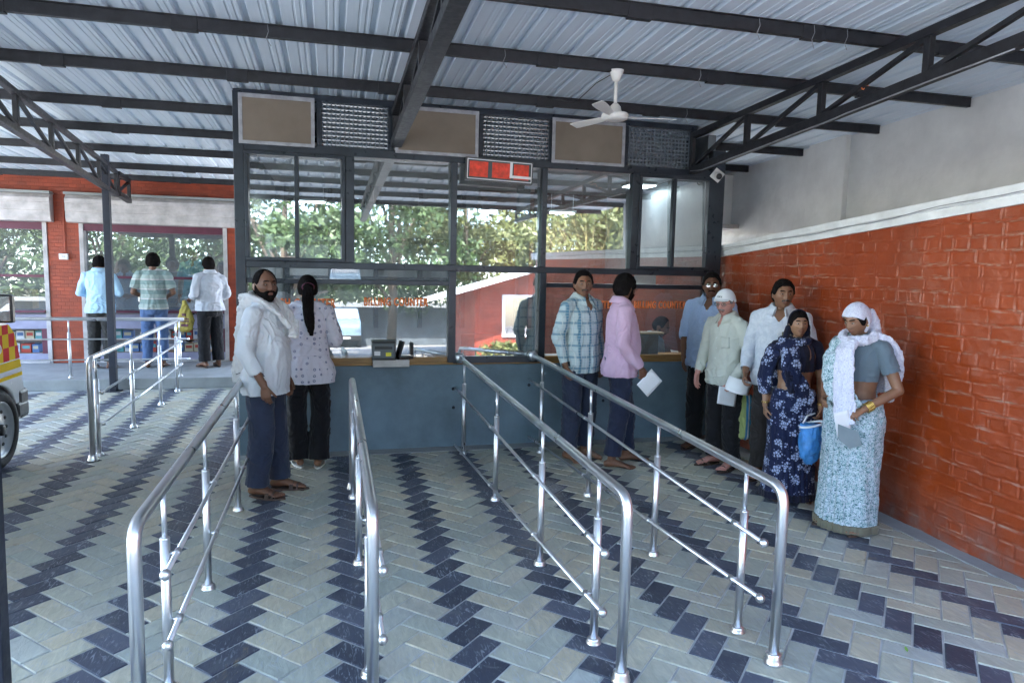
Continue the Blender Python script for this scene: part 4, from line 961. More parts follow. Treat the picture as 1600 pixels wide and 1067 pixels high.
class Head:
    def __init__(s,c,yaw=0,pitch=0,roll=0,k=1.0,fem=False,fat=1.0):
        s.c=np.array(c,float); s.k=k; s.fem=fem; s.fat=fat
        cy_,sy=math.cos(yaw),math.sin(yaw); cp,sp=math.cos(pitch),math.sin(pitch); cr,sr=math.cos(roll),math.sin(roll)
        Rz=np.array([[cy_,-sy,0],[sy,cy_,0],[0,0,1]]); Rx=np.array([[1,0,0],[0,cp,-sp],[0,sp,cp]]); Ry=np.array([[cr,0,sr],[0,1,0],[-sr,0,cr]])
        s.R=Rz@Rx@Ry; s.piv=np.array([0,.02,-.09])
    def W(s,p):
        p=np.asarray(p,float)*s.k; return s.c+ (s.R@(p-s.piv).T).T+s.piv
    def surf(s,a,e):
        """a azimuth from the front (towards the person's left), e elevation; arrays -> local xyz"""
        ca,sa,ce,se=np.cos(a),np.sin(a),np.cos(e),np.sin(e)
        ce_=np.sign(ce)*np.abs(ce)**.92
        z=.118*se; x=.077*sa*ce_; yf=.092; yb=.104
        y=np.where(ca>0,-yf*ca*ce_,-yb*ca*ce_)
        t=np.clip((-z-.012)/.10,0,1); t2=t*t*(3-2*t)
        x=x*(1-.26*t2)*(1+(s.fat-1)*t2*1.4); y=np.where(y>0,y*(1-.62*t2),y*(1-.05*t2)); y=y-.006*t2
        top=np.clip((z-.05)/.07,0,1); y=y+.008*top
        fr=np.clip(ca*1.5,0,1)
        g=lambda cx,cz,sx,sz:np.exp(-((x-cx)/sx)**2-((z-cz)/sz)**2)
        gs=lambda cx,cz,sx,sz:g(cx,cz,sx,sz)+g(-cx,cz,sx,sz)
        dy=0
        dy=dy+.006*gs(.030,.027,.022,.008)*(.5 if s.fem else 1)     # brow
        dy=dy-.013*gs(.031,.008,.017,.011)                     # sockets
        dy=dy+.006*gs(.031,.006,.011,.0065)                    # lids
        zz=np.clip((.018-z)/.050,0,1); nr=np.where((z<.022)&(z>-.034),1,0)
        ridge=np.exp(-(x/(.0075+.007*zz))**2)*zz**.8*np.clip((z+.040)/.010,0,1)
        dy=dy+.027*ridge+.005*np.exp(-(x/.007)**2)*np.exp(-((z-.012)/.02)**2)
        dy=dy+.008*gs(.013,-.031,.0075,.007)                   # nostrils
        dy=dy+.007*g(0,-.053,.022,.006)+.008*g(0,-.066,.019,.007)-.007*g(0,-.0592,.024,.0026)
        dy=dy+.006*gs(.040,-.018,.020,.017)+.010*g(0,-.098,.022,.016)-.004*g(0,-.080,.02,.006)
        y=y-dy*fr
        return np.stack([x,y,z],-1)
    def grid(s,nu=112,nv=84):
        a=np.linspace(-math.pi,math.pi,nu,endpoint=False); e=np.linspace(-math.pi/2,math.pi/2,nv)
        A,E=np.meshgrid(a,e,indexing='xy'); return A.ravel(),E.ravel(),nu,nv
    def patch(s,mask,off,sink=.004,nz=None,full=False):
        """closed shell: rises off*mask above the skin, sinks below it elsewhere. Returns verts, faces in body coords"""
        A,E,nu,nv=s.grid(150,110); P=s.surf(A,E); k=mask(A,E,P)
        e=.01; n1=s.surf(A+e,E)-P; n2=s.surf(A,E+e)-P; nn=np.cross(n1,n2); ln=np.linalg.norm(nn,axis=1); bad=ln<1e-8
        nn=nn/np.maximum(ln,1e-8)[:,None]; rad=P/np.maximum(np.linalg.norm(P,axis=1),1e-6)[:,None]; nn=np.where((bad|(np.abs(E)>1.5))[:,None],rad,nn)
        sg=np.sign(np.sum(nn*rad,1)); nn=nn*np.where(sg==0,1,sg)[:,None]
        if np.isscalar(off): off=np.full(len(k),off)
        d=off*k-sink*(1-k)
        if nz is not None: d=d+nz(P)*k
        V=P+nn*d[:,None]; keep=k>.02; F=[]
        for j in range(nv-1):
            b=j*nu
            for i in range(nu):
                i2=(i+1)%nu; q=(b+i,b+i2,b+nu+i2,b+nu+i)
                if full or keep[q[0]] or keep[q[1]] or keep[q[2]] or keep[q[3]]: F.append(q)
        used=sorted({i for q in F for i in q}); mp={u:i for i,u in enumerate(used)}
        return s.W(V[used]),[tuple(mp[i] for i in q) for q in F]
    def add_to(s,mb):
        A,E,nu,nv=s.grid(); V=s.W(s.surf(A,E)); F=[(j*nu+i,j*nu+(i+1)%nu,(j+1)*nu+(i+1)%nu,(j+1)*nu+i) for j in range(nv-1) for i in range(nu)]
        mb.add(V,F)
        for sg in (-1,1):
            em=MB(); em.ball((0,0,0),(.0075,.019,.030),14); v=np.array(em.v); c,s_=math.cos(.35),math.sin(.35)
            v=np.stack([v[:,0]+abs(v[:,1])*.25,v[:,1]*c-v[:,2]*s_*-.3,v[:,2]],1); v[:,0]*=sg; v=v+np.array([sg*.078,.012,-.006]); mb.add(s.W(v),em.f)
ss=lambda x,a,b: (lambda t:t*t*(3-2*t))(np.clip((x-a)/(b-a),0,1))
def hair_mask(front=.070,temple=.045,side=.012,nape=-.065,ear=1):
    def f(A,E,P):
        a=np.abs(A); z=P[:,2]
        line=np.interp(a,[0,.5,.95,1.15,1.35,1.62,1.85,3.2],[front,front,temple,side,side-.012,side+.012,nape*.75,nape])
        return ss(z,line-.004,line+.004)
    return f
def beard_mask(full=True,A_max=1.45):
    def f(A,E,P):
        a=np.abs(A); x,z=np.abs(P[:,0]),P[:,2]
        line=np.interp(a,[0,.35,.8,1.1,1.35,1.5],[-.040,-.040,-.052,-.045,-.012,.012])
        k=ss(-z,-line-.004,-line+.004)*ss(-a,-A_max-.1,-A_max+.05)*ss(z,-.125,-.112)
        lip=np.exp(-(x/.019)**4-((z+.0605)/.0085)**4); nose=np.exp(-(x/.018)**4-((z+.034)/.008)**4)
        return k*(1-np.clip(lip*1.5,0,1))*(1-np.clip(nose*1.5,0,1))
    return f
def stache_mask(A,E,P):
    x,z=np.abs(P[:,0]),P[:,2]; zc=-.0455-.006*(x/.03)**2
    return ss(-np.abs(z-zc),-.0075,-.004)*ss(-x,-.034,-.027)*(np.cos(A)>0)
def brow_mask(A,E,P):
    x,z=np.abs(P[:,0]),P[:,2]; zc=.0285+.004*np.sin(np.clip((x-.012)/.04,0,1)*math.pi)
    return ss(-np.abs(z-zc),-.0055,-.0028)*ss(x,.010,.015)*ss(-x,-.052,-.045)*(np.cos(A)>0)
def lip_mask(A,E,P):
    x,z=np.abs(P[:,0]),P[:,2]; return ss(-np.abs(z+.0605),-.0125,-.010)*ss(-x-np.abs(z+.0605)*1.2,-.031,-.026)*(np.cos(A)>0)
def bnoise(amp,scale,seed=1):
    return lambda P: amp*(fbm(P*scale,seed,3)-.5)
def hand(mb,wr,d,n,s_,curl=.5,k=1.0,spread=.0,thumb=.5):
    """wr wrist, d towards knuckles, n palm side, s_ thumb side"""
    wr=np.array(wr,float); d=norm(d); n=norm(np.array(n,float)-np.dot(n,d)*d); t=np.cross(d,n); s_=t if np.dot(t,s_)>0 else -t
    # sweep: 'up' = palm normal, across = thumb side
    mb.limb([wr-d*.03,wr+d*.012*k,wr+d*.045*k,wr+d*.082*k],[(.024*k,.019*k),(.027*k,.017*k),(.036*k,.015*k),(.037*k,.0125*k)],14,up=n)
    L=[.076,.084,.078,.060]; o=[.0295,.0098,-.0098,-.0285]
    for i in range(4):
        p=wr+d*(.078-.006*abs(i-1.2))*k+s_*o[i]*k; sp=s_*(o[i]*spread*8); dr=norm(d+sp); r=[.0092,.0084,.0076][0]*k*(.88 if i==3 else 1); pts=[p-dr*.012,p]; a=0
        for j,(fr,cu) in enumerate(((.42,.55),(.32,1.0),(.26,.7))):
            a+=curl*cu*(1+.12*(i-1)); p=p+(dr*math.cos(a)+n*math.sin(a))*L[i]*fr*k; pts.append(p)
        mb.limb(pts,[r,r,r*.95,r*.88,r*.78],8,up=n)
    p=wr+d*.022*k+s_*.026*k; dr=norm(d*.80+s_*.48+n*.30); pts=[p-dr*.01,p]
    a=0
    for fr in (.036,.030,.024):
        p=p+dr*fr*k; pts.append(p); dr=norm(dr*(1-.35*thumb)+d*.25*thumb+n*.38*thumb)
    mb.limb(pts,[.0125*k,.0125*k,.0105*k,.0095*k,.008*k],8,up=n)
def foot(mb,an,yaw,k=1.0,z0=.022):
    c,s_=math.cos(yaw),math.sin(yaw); L=lambda x,y,z: np.array([an[0]+x*c-y*s_,an[1]+x*s_+y*c,z0+z])
    mb.limb([L(0,.045,.032),L(0,.0,.045),L(0,-.06,.038),L(.004,-.115,.024),L(.004,-.15,.018)],[(.031,.030),(.036,.042),(.038,.030),(.044,.021),(.040,.016)],14)
    mb.limb([L(0,0,.10),L(0,.008,.05)],[.038,.036],12)
    sg=1 if c*0+s_*0+L(0,0,0)[0]>=0 else -1
    for i,(x,l) in enumerate(((-.028,.215),(-.009,.212),(.009,.203),(.024,.193),(.037,.180))):
        x=-x*(-1 if an[0]>0 else 1) if True else x
        r=.0125 if i==0 else .0088
        mb.limb([L(x,-.145,.014),L(x*1.05,-l+.03,.016),L(x*1.05,-l+.012,.010)],[r,r,r*.9],8)
def sandal(an,yaw,root,mat,kind='strap',z=0):
    c,s_=math.cos(yaw),math.sin(yaw); L=lambda x,y,zz: np.array([an[0]+x*c-y*s_,an[1]+x*s_+y*c,zz+z])
    prof=[(-.125,.030),(-.2,.030),(-.222,.012),(-.215,-.012),(-.19,-.036),(-.13,-.048),(-.05,-.038),(.02,-.034),(.05,-.025),(.064,0),(.05,.025),(.02,.034),(-.05,.038),(-.13,.048),(-.18,.04)]
    ys=np.array([(math.cos(t),math.sin(t)) for t in np.linspace(0,2*math.pi,28,endpoint=False)])
    v=[];f=[]; pts=[]
    for cx_,sy in ys:
        y=-.08+.150*cx_; wd=.046*(1-.22*(cx_>0)*cx_**2); pts.append((sy*wd*(1 if abs(cx_)<.95 else .9),y))
    n=len(pts)
    for zz in (0.0,.018):
        for x,y in pts: v.append(L(x,y,zz))
    f=[(i,(i+1)%n,n+(i+1)%n,n+i) for i in range(n)]+[tuple(range(n-1,-1,-1)),tuple(range(n,2*n))]
    o=MB().add(v,f).build('sandal',mat,root,bev=.003)
    mb=MB()
    for (y,hh,w_) in (((-.10,.055,.028),(-.145,.045,.016)) if kind=='strap' else ((-.12,.050,.045),)):
        pp=[L(.047*math.cos(t),y+.01*math.sin(t),.012+hh*math.sin(t)) for t in np.linspace(0,math.pi,11)]
        mb.sweep(pp,[(w_/2,.0028)]*11,6,up=L(0,1,0)-L(0,0,0)) if False else None
        v=[];f=[]
        for t in np.linspace(0,math.pi,13):
            for dy,dz in ((-w_/2,0),(w_/2,0),(w_/2,.004),(-w_/2,.004)): v.append(L(.048*math.cos(t)*(1+dz*8),y+dy,.012+(hh+dz)*math.sin(t)**.8))
        for i in range(12):
            for q in range(4): q2=(q+1)%4; f.append((i*4+q,i*4+q2,(i+1)*4+q2,(i+1)*4+q))
        mb.add(v,f)
    mb.build('strap',mat,o)
def person(label,loc,rz,H=1.70,skin_='brown',group=None,female=False,belly=0.,fat=1.0,head=(0,0,0),arms=None,legs=None,vox=.0052,lean=0.,
           hair=None,beard=None,stache=None,brows='black',shirt=None,trousers=None,shoes=None,collar=True,seat=False,barefeet=True,hips=1.0,side=0.):
    """body in canonical 1.70 m metres facing -Y; the root Empty scales it"""
    root=tag(empty('person',loc,rz),label,'person',group); k=H/1.70; root.scale=(k,k,k)
    sk=SKIN[skin_]; B=MB(); wS=(.160 if female else .180)*fat**.5
    lx=lambda z: lean*max(0,(z-.9))/.5          # forward lean, y offset (negative = forward)
    sx=lambda z: side*max(0,(z-.9))/.5
    # torso
    bl=lambda z: belly*math.exp(-((z-1.08)/.14)**2)
    T=[(.80,.150*hips,.105),(.86,.168*hips,.118),(.92,.172*hips,.120),(.99,.155,.108),(1.06,.147,.104),(1.14,.152,.108),(1.22,.165,.116),(1.30,.172,.116),(1.37,.165,.100),(1.42,.120,.078),(1.455,.070,.060)]
    if female: T=[(a,b*(.90 if a>1.1 else (.86 if .95<a<1.2 else 1.02)),c) for a,b,c in T]
    torso=[(sx(z),-lx(z)-bl(z)*.55,z,a*(fat if z<1.37 else 1)+bl(z)*.25,b*(fat if z<1.37 else 1)+bl(z)*.6) for z,a,b in T]
    B.rings(torso,30)
    ly=-lx(1.42); sX=sx(1.42)
    sh=[np.array([sX-wS,ly+.005,1.385]),np.array([sX+wS,ly+.005,1.385])]
    B.limb([sh[0]+[.02,0,0],(sX-.07,ly,1.425),(sX+.07,ly,1.425),sh[1]-[.02,0,0]],[.048,.05,.05,.048],12)
    hc=(sX*1.2,ly-.022-lx(1.55)*.25,1.585); hd=Head(hc,R(head[0]),R(head[1]),R(head[2]),1.0 if not female else .96,female,fat=1.0+(fat-1)*1.2)
    nb=hd.W(np.array([[0,.022,-.06]]))[0]
    B.limb([(sX,ly+.012,1.40),(sX,ly+.008,1.455),nb],[.062,.054 if not female else .047,.054 if not female else .046],16)
    hd.add_to(B)
    arms=arms or {}
    A={}
    for sd,sg in (('R',-1),('L',1)):
        a=dict(el=(sg*(.245 if not female else .215),.035,1.115),wr=(sg*.25,-.03,.872),hd=(0.02*-sg,-.15,-1),pn=(-sg,0.1,0),th=(0,-1,0),curl=.38,thumb=.5); a.update(arms.get(sd,{})); A[sd]=a
        s0=sh[0] if sg<0 else sh[1]; el=np.array(a['el'],float)+[sX,ly,0]; wr=np.array(a['wr'],float)+[sX,ly,0]; a['S']=s0;a['E']=el;a['W']=wr
        f_=fat**.6*(.92 if female else 1)
        B.limb([s0,s0*.6+el*.4,el],[.050*f_,.047*f_,.038*f_],14); B.limb([el,el*.6+wr*.4,wr],[.038*f_,.036*f_,.025*f_],14)
        hand(B,wr,a['hd'],a['pn'],a['th'],a['curl'],.97 if not female else .90,0.0,a['thumb'])
    legs=legs or {}
    Lg={}
    for sd,sg in (('R',-1),('L',1)):
        l=dict(hip=(sg*.088,0,.86),kn=(sg*.10,-.015,.485),an=(sg*.105,.015,.085),yaw=sg*.18); l.update(legs.get(sd,{})); Lg[sd]=l
        hp,kn,an=[np.array(l[q],float) for q in ('hip','kn','an')]
        B.limb([hp,hp*.5+kn*.5,kn],[.085*hips,.072,.053],16); B.limb([kn,kn*.65+an*.35,an],[.052,.053,.036],14)
        foot(B,an,l['yaw'],z0=an[2]-.085+(.022 if shoes else .002))
        if shoes: sandal(an,l['yaw'],root,shoes[1],shoes[0],z=an[2]-.085)
    body=remeshed(B,'body',sk,root,vox,2)
    def hp_(name,mask,off,mat,nz=None,sink=.004): v,f=hd.patch(mask,off,sink,nz); return mkmesh(name,v,f,mat,root,True)
    if hair: hp_('hair',hair_mask(**hair[1]),hair[2],HAIR[hair[0]],bnoise(hair[3] if len(hair)>3 else .006,55),.006)
    if brows: hp_('eyebrows',brow_mask,.0035,HAIR[brows],None,.003)
    if beard: hp_('beard',beard_mask(),beard[1],HAIR[beard[0]],bnoise(.006,70),.005)
    if stache: hp_('moustache',stache_mask,.0065,HAIR[stache],bnoise(.003,90),.004)
    if vox<.008: 
        hp_('lips',lip_mask,.0015,LIPS,None,.003)
        for sg in (-1,1):
            mb=MB(); mb.ball((0,0,0),(.0115,.009,.0048),14); v=np.array(mb.v)+[sg*.0305,-.0775,.0068]; v2=hd.W(v)
            o=MB().add(v2,mb.f).build('eye',M['eye'],root,smooth=True)
            mb=MB(); mb.ball((0,0,0),(.0052,.003,.0046),12); v=np.array(mb.v)+[sg*.0305,-.0856,.0068]; MB().add(hd.W(v),mb.f).build('iris',M['iris'],o,smooth=True)
    if shirt:
        c=shirt; hem=c.get('hem',.80); S=MB(); e=c.get('ease',.018)-.006; fl=c.get('flare',.02); rs=[]
        for z in np.linspace(hem,1.44,16):
            a=np.interp(z,[t[2] for t in torso],[t[3] for t in torso]); b=np.interp(z,[t[2] for t in torso],[t[4] for t in torso]); cy_=np.interp(z,[t[2] for t in torso],[t[1] for t in torso])
            fz=np.clip((1.15-z)/.35,0,1); bz=max(b,np.interp(1.08,[t[2] for t in torso],[t[4] for t in torso])*.92*fz) if belly>0 else b
            if z<1.3 and z>.86: a=max(a,(.150 if not female else .14)*fat); 
            rs.append((sx(z),cy_-(bz-b)*.5,z,a+e+fl*fz,(b+bz)/2+e+fl*fz))
        rs.append((sX,ly,1.462,.078,.070)); S.rings(rs,34)
        S.limb([sh[0]+[.015,0,.003],(sX-.08,ly,1.425),(sX+.08,ly,1.425),sh[1]-[.015,0,-.003]],[.052+e*.6,.050+e*.5,.05+e*.5,.052+e*.6],14)
        ends=[]
        for sd in 'RL':
            a=A[sd]; s0,el,wr=a['S'],a['E'],a['W']; ln=c.get('sleeve',.93); r0_=c.get('sr',.054 if female else .062)*fat**.5
            if ln<=.5: q=s0+(el-s0)*min(1,ln*2); ends.append((q,norm(el-s0),r0_*1.03+.014)); S.limb([s0,s0*.5+q*.5],[r0_,r0_],16); S.sweep([s0*.6+q*.4,q],[r0_*1.0,r0_*1.03],18,ex=1)
            else:
                q=el+(wr-el)*(ln-.5)*2; ends.append((q,norm(wr-el),r0_*.62+.006)); S.limb([s0,s0*.5+el*.5,el],[r0_,r0_*.97,r0_*.86],16); S.limb([el,el*.5+q*.5],[r0_*.86,r0_*.80],16); S.sweep([el*.55+q*.45,el*.06+q*.94,q],[r0_*.80,r0_*.66,r0_*.62],18)
        sho=remeshed(S,c.get('name','shirt'),c['mat'],root,max(vox*1.25,.0065),2,folds(c.get('amp',.007)*1.5,(5.6,5.6,3.2),c.get('seed',1),(hem,1.15,.007)))
        def trim(o,z0,ends):
            bm=bmesh.new(); bm.from_mesh(o.data); dl=[]
            for f_ in bm.faces:
                q_=f_.calc_center_median()
                if q_.z<z0+.014: dl.append(f_); continue
                for e0,e1,er in ends:
                    w0_=np.array(q_)-e0; ax=w0_@e1
                    if -.006<ax<.035 and w0_@w0_-ax*ax<er*er: dl.append(f_); break
            bmesh.ops.delete(bm,geom=dl,context='FACES'); bm.to_mesh(o.data); bm.free()
        trim(sho,hem,ends)
        if collar:
            bm=bmesh.new(); bm.from_mesh(sho.data); o_=c.get('open',.5)*.085
            dl=[f_ for f_ in bm.faces if (lambda q: q.y<ly-.02 and q.z>1.36 and abs(q.x-sX)<o_*(q.z-1.355)/.10+.002)(f_.calc_center_median())]
            bmesh.ops.delete(bm,geom=dl,context='FACES'); bm.to_mesh(sho.data); bm.free()
        bvh=BVHTree.FromObject(sho,bpy.context.evaluated_depsgraph_get())
        def onshirt(x,z,dy=-1,off=.002):
            h=bvh.ray_cast(Vector((x,dy*.8,z)),Vector((0,-dy,0)))
            return None if h[0] is None else np.array(h[0])+np.array([0,dy*off,0])
        root_on=onshirt
        if collar:
            # turned-down collar, open at the front
            v=[];f=[];n=26; o_=c.get('open',.5)
            for i in range(n):
                t=-math.pi/2+o_*.5+ (2*math.pi-o_)*i/(n-1); ct,st=math.cos(t),math.sin(t); front=max(0,-st)
                for (r_,z_) in ((.066,1.465-.035*front),(.070,1.515-.040*front),(.078,1.514-.042*front),(.114+.016*front,1.462-.068*front),(.106+.012*front,1.456-.064*front)): v.append((sX+r_*ct*1.02,ly+.004+r_*st*.98,z_+c.get('cz',0)))
            for i in range(n-1):
                for q in range(5): q2=(q+1)%5; f.append((i*5+q,i*5+q2,(i+1)*5+q2,(i+1)*5+q))
            f+=[(0,1,2,3,4),tuple((n-1)*5+q for q in (4,3,2,1,0))]
            MB().add(v,f).build('collar',c['mat'],sho,smooth=True)
            # placket and pocket lie on the shirt front
            def strip(x0,x1,z0,z1,nx,nz,nm,mat,off=.0035,dy=-1):
                v=[];ok=True
                for j in range(nz+1):
                    for i in range(nx+1):
                        p=onshirt(sX+x0+(x1-x0)*i/nx,z0+(z1-z0)*j/nz,dy,off if 0<i<nx or nx==1 else off*.4)
                        if p is None: return None
                        v.append(p)
                f=[(j*(nx+1)+i,j*(nx+1)+i+1,(j+1)*(nx+1)+i+1,(j+1)*(nx+1)+i) for j in range(nz) for i in range(nx)]
                o=mkmesh(nm,v,f,mat,sho,True); m_=o.modifiers.new('s','SOLIDIFY'); m_.thickness=.002; m_.offset=0; return o
            if c.get('front',True):
                strip(-.014,.014,hem+.012,1.395,3,36,'placket',c['mat'])
                strip(.045,.125,1.17,1.275,6,6,'pocket',c['mat'],.004)
                mb=MB()
                for z in np.arange(hem+.08,1.37,.095):
                    p=onshirt(sX,z,-1,.005)
                    if p is not None: mb.ball(p,(.005,.0025,.005),8)
                mb.build('button',M['white_plastic'],sho)
            root['_']=0; del root['_']
    if trousers:
        c=trousers; Tt=MB(); w0=c.get('w',1.0); hem=c.get('hem',.05)
        rs=[(0,0,z,a*hips*fat**.5+belly*.15,b*fat**.5+belly*.25) for z,a,b in ((.80,.150,.118),(.86,.172,.128),(.92,.174,.126),(.985,.160,.118))]
        if seat: rs=rs[:]
        Tt.rings(rs,30)
        for sd in 'RL':
            l=Lg[sd]; hp,kn,an=[np.array(l[q],float) for q in ('hip','kn','an')]; bot=an+(kn-an)*((hem-.03)/.4) if not seat else an
            hw,kw,aw=c.get('r',(.098,.080,.070))
            Tt.limb([hp,hp*.5+kn*.5,kn],[hw,(hw+kw)/2,kw],18); Tt.limb([kn,kn*.5+bot*.5],[kw,(kw+aw)/2],18); Tt.sweep([kn*.6+bot*.4,kn*.15+bot*.85,bot],[(kw+aw)/2*1.0,aw*1.0,aw*1.06],20)
        remeshed(Tt,c.get('name','trousers'),c['mat'],root,max(vox*1.35,.007),2,folds(c.get('amp',.007),(6,6,2.6),c.get('seed',3)))
    return dict(root=root,head=hd,A=A,L=Lg,body=body,onshirt=(root_on if shirt else None),torso=torso,sX=sX,ly=ly,shirt=(sho if shirt else None))
def glasses(p,rootname='glasses',mat=None,lens=None):
    hd=p['head']; g=empty(rootname); g.parent=p['root']; mb=MB(); mat=mat or M['black']
    for sg in (-1,1):
        ring=[(sg*.033+.024*math.cos(t),-.098+.004*abs(math.cos(t)),.006+.017*math.sin(t)) for t in np.linspace(0,2*math.pi,20)]
        mb.sweep(hd.W(np.array(ring)),[.0017]*20,6); mb.sweep(hd.W(np.array([(sg*.057,-.094,.010),(sg*.080,-.05,.010),(sg*.084,.01,.008),(sg*.083,.03,-.006)])),[.0016]*4,6)
    mb.sweep(hd.W(np.array([(-.010,-.103,.010),(0,-.106,.012),(.010,-.103,.010)])),[.0016]*3,6); mb.build('frame',mat,g,smooth=True)
    for sg in (-1,1):
        pts=[(sg*.033,-.0985,.006)]+[(sg*.033+.023*math.cos(t),-.0975,.006+.016*math.sin(t)) for t in np.linspace(0,2*math.pi,16,endpoint=False)]
        mkmesh('lens',hd.W(np.array(pts)),[(0,1+i,1+(i+1)%16) for i in range(16)],lens or M['lens'],g)
def paper(loc,R3,w_,h_,label,cat='paper',mat=None,curl=.0,cols=8):
    """a sheet held in a hand; R3 3x3 (x across, y normal, z along height)"""
    t=tag(empty('paper_sheet',loc),label,cat); v=[];f=[];n=cols; m=6
    for j in range(m+1):
        for i in range(n+1):
            u=i/n-.5; q=j/m; p=np.array([w_*u,curl*(4*u*u)*(.5+q*.5)+curl*.4*math.sin(q*3),-h_*q]); v.append(np.array(R3)@p)
    f=[(j*(n+1)+i,j*(n+1)+i+1,(j+1)*(n+1)+i+1,(j+1)*(n+1)+i) for j in range(m) for i in range(n)]
    mkmesh('sheet',v,f,mat or M['paper'],t,True).modifiers.new('s','SOLIDIFY').thickness=.0006
    return t
# ------------------------------------------------------------------ fabrics of the people
def fabric(name,fn,wr=.35,rough=.85):
    m,nt,b=newmat(name); tc=N_(nt,'ShaderNodeTexCoord'); v=tc.outputs['Object']; nt.links.new(fn(nt,v),b.inputs['Base Color'])
    b.inputs['Roughness'].default_value=rough; b.inputs['Sheen Weight'].default_value=.12; b.inputs['Specular IOR Level'].default_value=.2
    bump(nt,b,noise(nt,coord(nt,(1,1,.4)),9,3,.5,1.4),wr*.6,.03); return m
def sepxyz(nt,v): s=N_(nt,'ShaderNodeSeparateXYZ'); nt.links.new(v,s.inputs[0]); return s.outputs
def vor(nt,v,scale,rnd=1,feat='F1',dist='EUCLIDEAN'):
    n=N_(nt,'ShaderNodeTexVoronoi',feature=feat,distance=dist); n.inputs['Scale'].default_value=scale; n.inputs['Randomness'].default_value=rnd; nt.links.new(v,n.inputs['Vector']); return n
def lines(nt,s,freq,w0,w1,ph=0.):
    f=math_(nt,'FRACT',math_(nt,'ADD',math_(nt,'MULTIPLY',s,freq),ph)); return ramp(nt,math_(nt,'ABSOLUTE',math_(nt,'SUBTRACT',f,.5)),[(w0,1.),(w1,0.)])
def f_plaid(nt,v):
    s=sepxyz(nt,v); base=(.50,.60,.62)
    ax=math_(nt,'ADD',s[0],math_(nt,'MULTIPLY',s[1],.15))
    c=mixc(nt,math_(nt,'MULTIPLY',lines(nt,ax,11,.10,.18),.9),base,(.07,.20,.30))
    c=mixc(nt,math_(nt,'MULTIPLY',lines(nt,s[2],10,.08,.14),.65),c,(.08,.22,.33))
    c=mixc(nt,math_(nt,'MULTIPLY',lines(nt,ax,22,.05,.09,.3),.6),c,(.72,.74,.72))
    c=mixc(nt,math_(nt,'MULTIPLY',lines(nt,s[2],40,.06,.12),.4),c,(.70,.73,.72))
    return mixc(nt,math_(nt,'MULTIPLY',lines(nt,ax,44,.06,.12),.35),c,(.25,.38,.42))
def f_blouse(nt,v):
    n=vor(nt,v,19,.30); r=ramp(nt,n.outputs['Distance'],[(.10,0.),(.13,1.),(.24,1.),(.27,0.)]); r2=ramp(nt,n.outputs['Distance'],[(.05,1.),(.07,0.)])
    return mixc(nt,math_(nt,'MAXIMUM',math_(nt,'MULTIPLY',r,.8),r2),(.66,.64,.72),(.12,.14,.26))
def f_floral(nt,v):
    a=vor(nt,v,10.5,.75); petals=vor(nt,v,40,.8); d=math_(nt,'ADD',a.outputs['Distance'],math_(nt,'MULTIPLY',petals.outputs['Distance'],.55))
    m1=ramp(nt,d,[(.62,1.),(.72,0.)]); g=ramp(nt,vor(nt,v,40,.8,'DISTANCE_TO_EDGE').outputs['Distance'],[(.04,0.),(.12,1.)])
    c=mixc(nt,math_(nt,'MULTIPLY',m1,g),(.012,.017,.055),(.36,.42,.62)); return mixc(nt,ramp(nt,a.outputs['Distance'],[(.05,1.),(.08,0.)]),c,(.06,.08,.16))
def f_speckle(nt,v):
    n=noise(nt,v,55,4,.6,1.5); n2=noise(nt,v,80,3,.6,1.0); c=ramp(nt,n,[(.36,(.03,.09,.11)),(.43,(.20,.36,.38)),(.50,(.42,.52,.58)),(.62,(.62,.68,.76))]); return mixc(nt,ramp(nt,n2,[(.60,0.),(.64,.85)]),c,(.05,.08,.15))
def f_scarf(nt,v):
    n=noise(nt,v,110,3,.6,1.0); return ramp(nt,n,[(.33,(.36,.34,.48)),(.42,(.58,.58,.72)),(.6,(.68,.68,.78))])
def f_tee(nt,v):
    s=sepxyz(nt,v); c=mixc(nt,lines(nt,s[2],7,.22,.24),(.22,.30,.29),(.34,.40,.38)); return mixc(nt,lines(nt,s[2],7,.035,.05,.25),c,(.62,.55,.55))
def f_dots(nt,v):
    n=vor(nt,v,60,.2); return mixc(nt,ramp(nt,n.outputs['Distance'],[(.16,.7),(.22,0.)]),(.40,.52,.76),(.20,.30,.52))
def f_white_print(nt,v):
    n=noise(nt,v,22,4,.6,.8); return ramp(nt,n,[(.4,(.55,.59,.67)),(.6,(.66,.69,.76))])
def f_bag(nt,v):
    s=sepxyz(nt,v); f=math_(nt,'FRACT',math_(nt,'MULTIPLY',s[0],5.5)); return ramp(nt,f,[(0,(.45,.55,.22)),(.3,(.06,.25,.50)),(.42,(.65,.68,.66)),(.5,(.05,.30,.50)),(.62,(.30,.08,.12)),(.68,(.10,.38,.60)),(.85,(.55,.60,.30))],'CONSTANT')
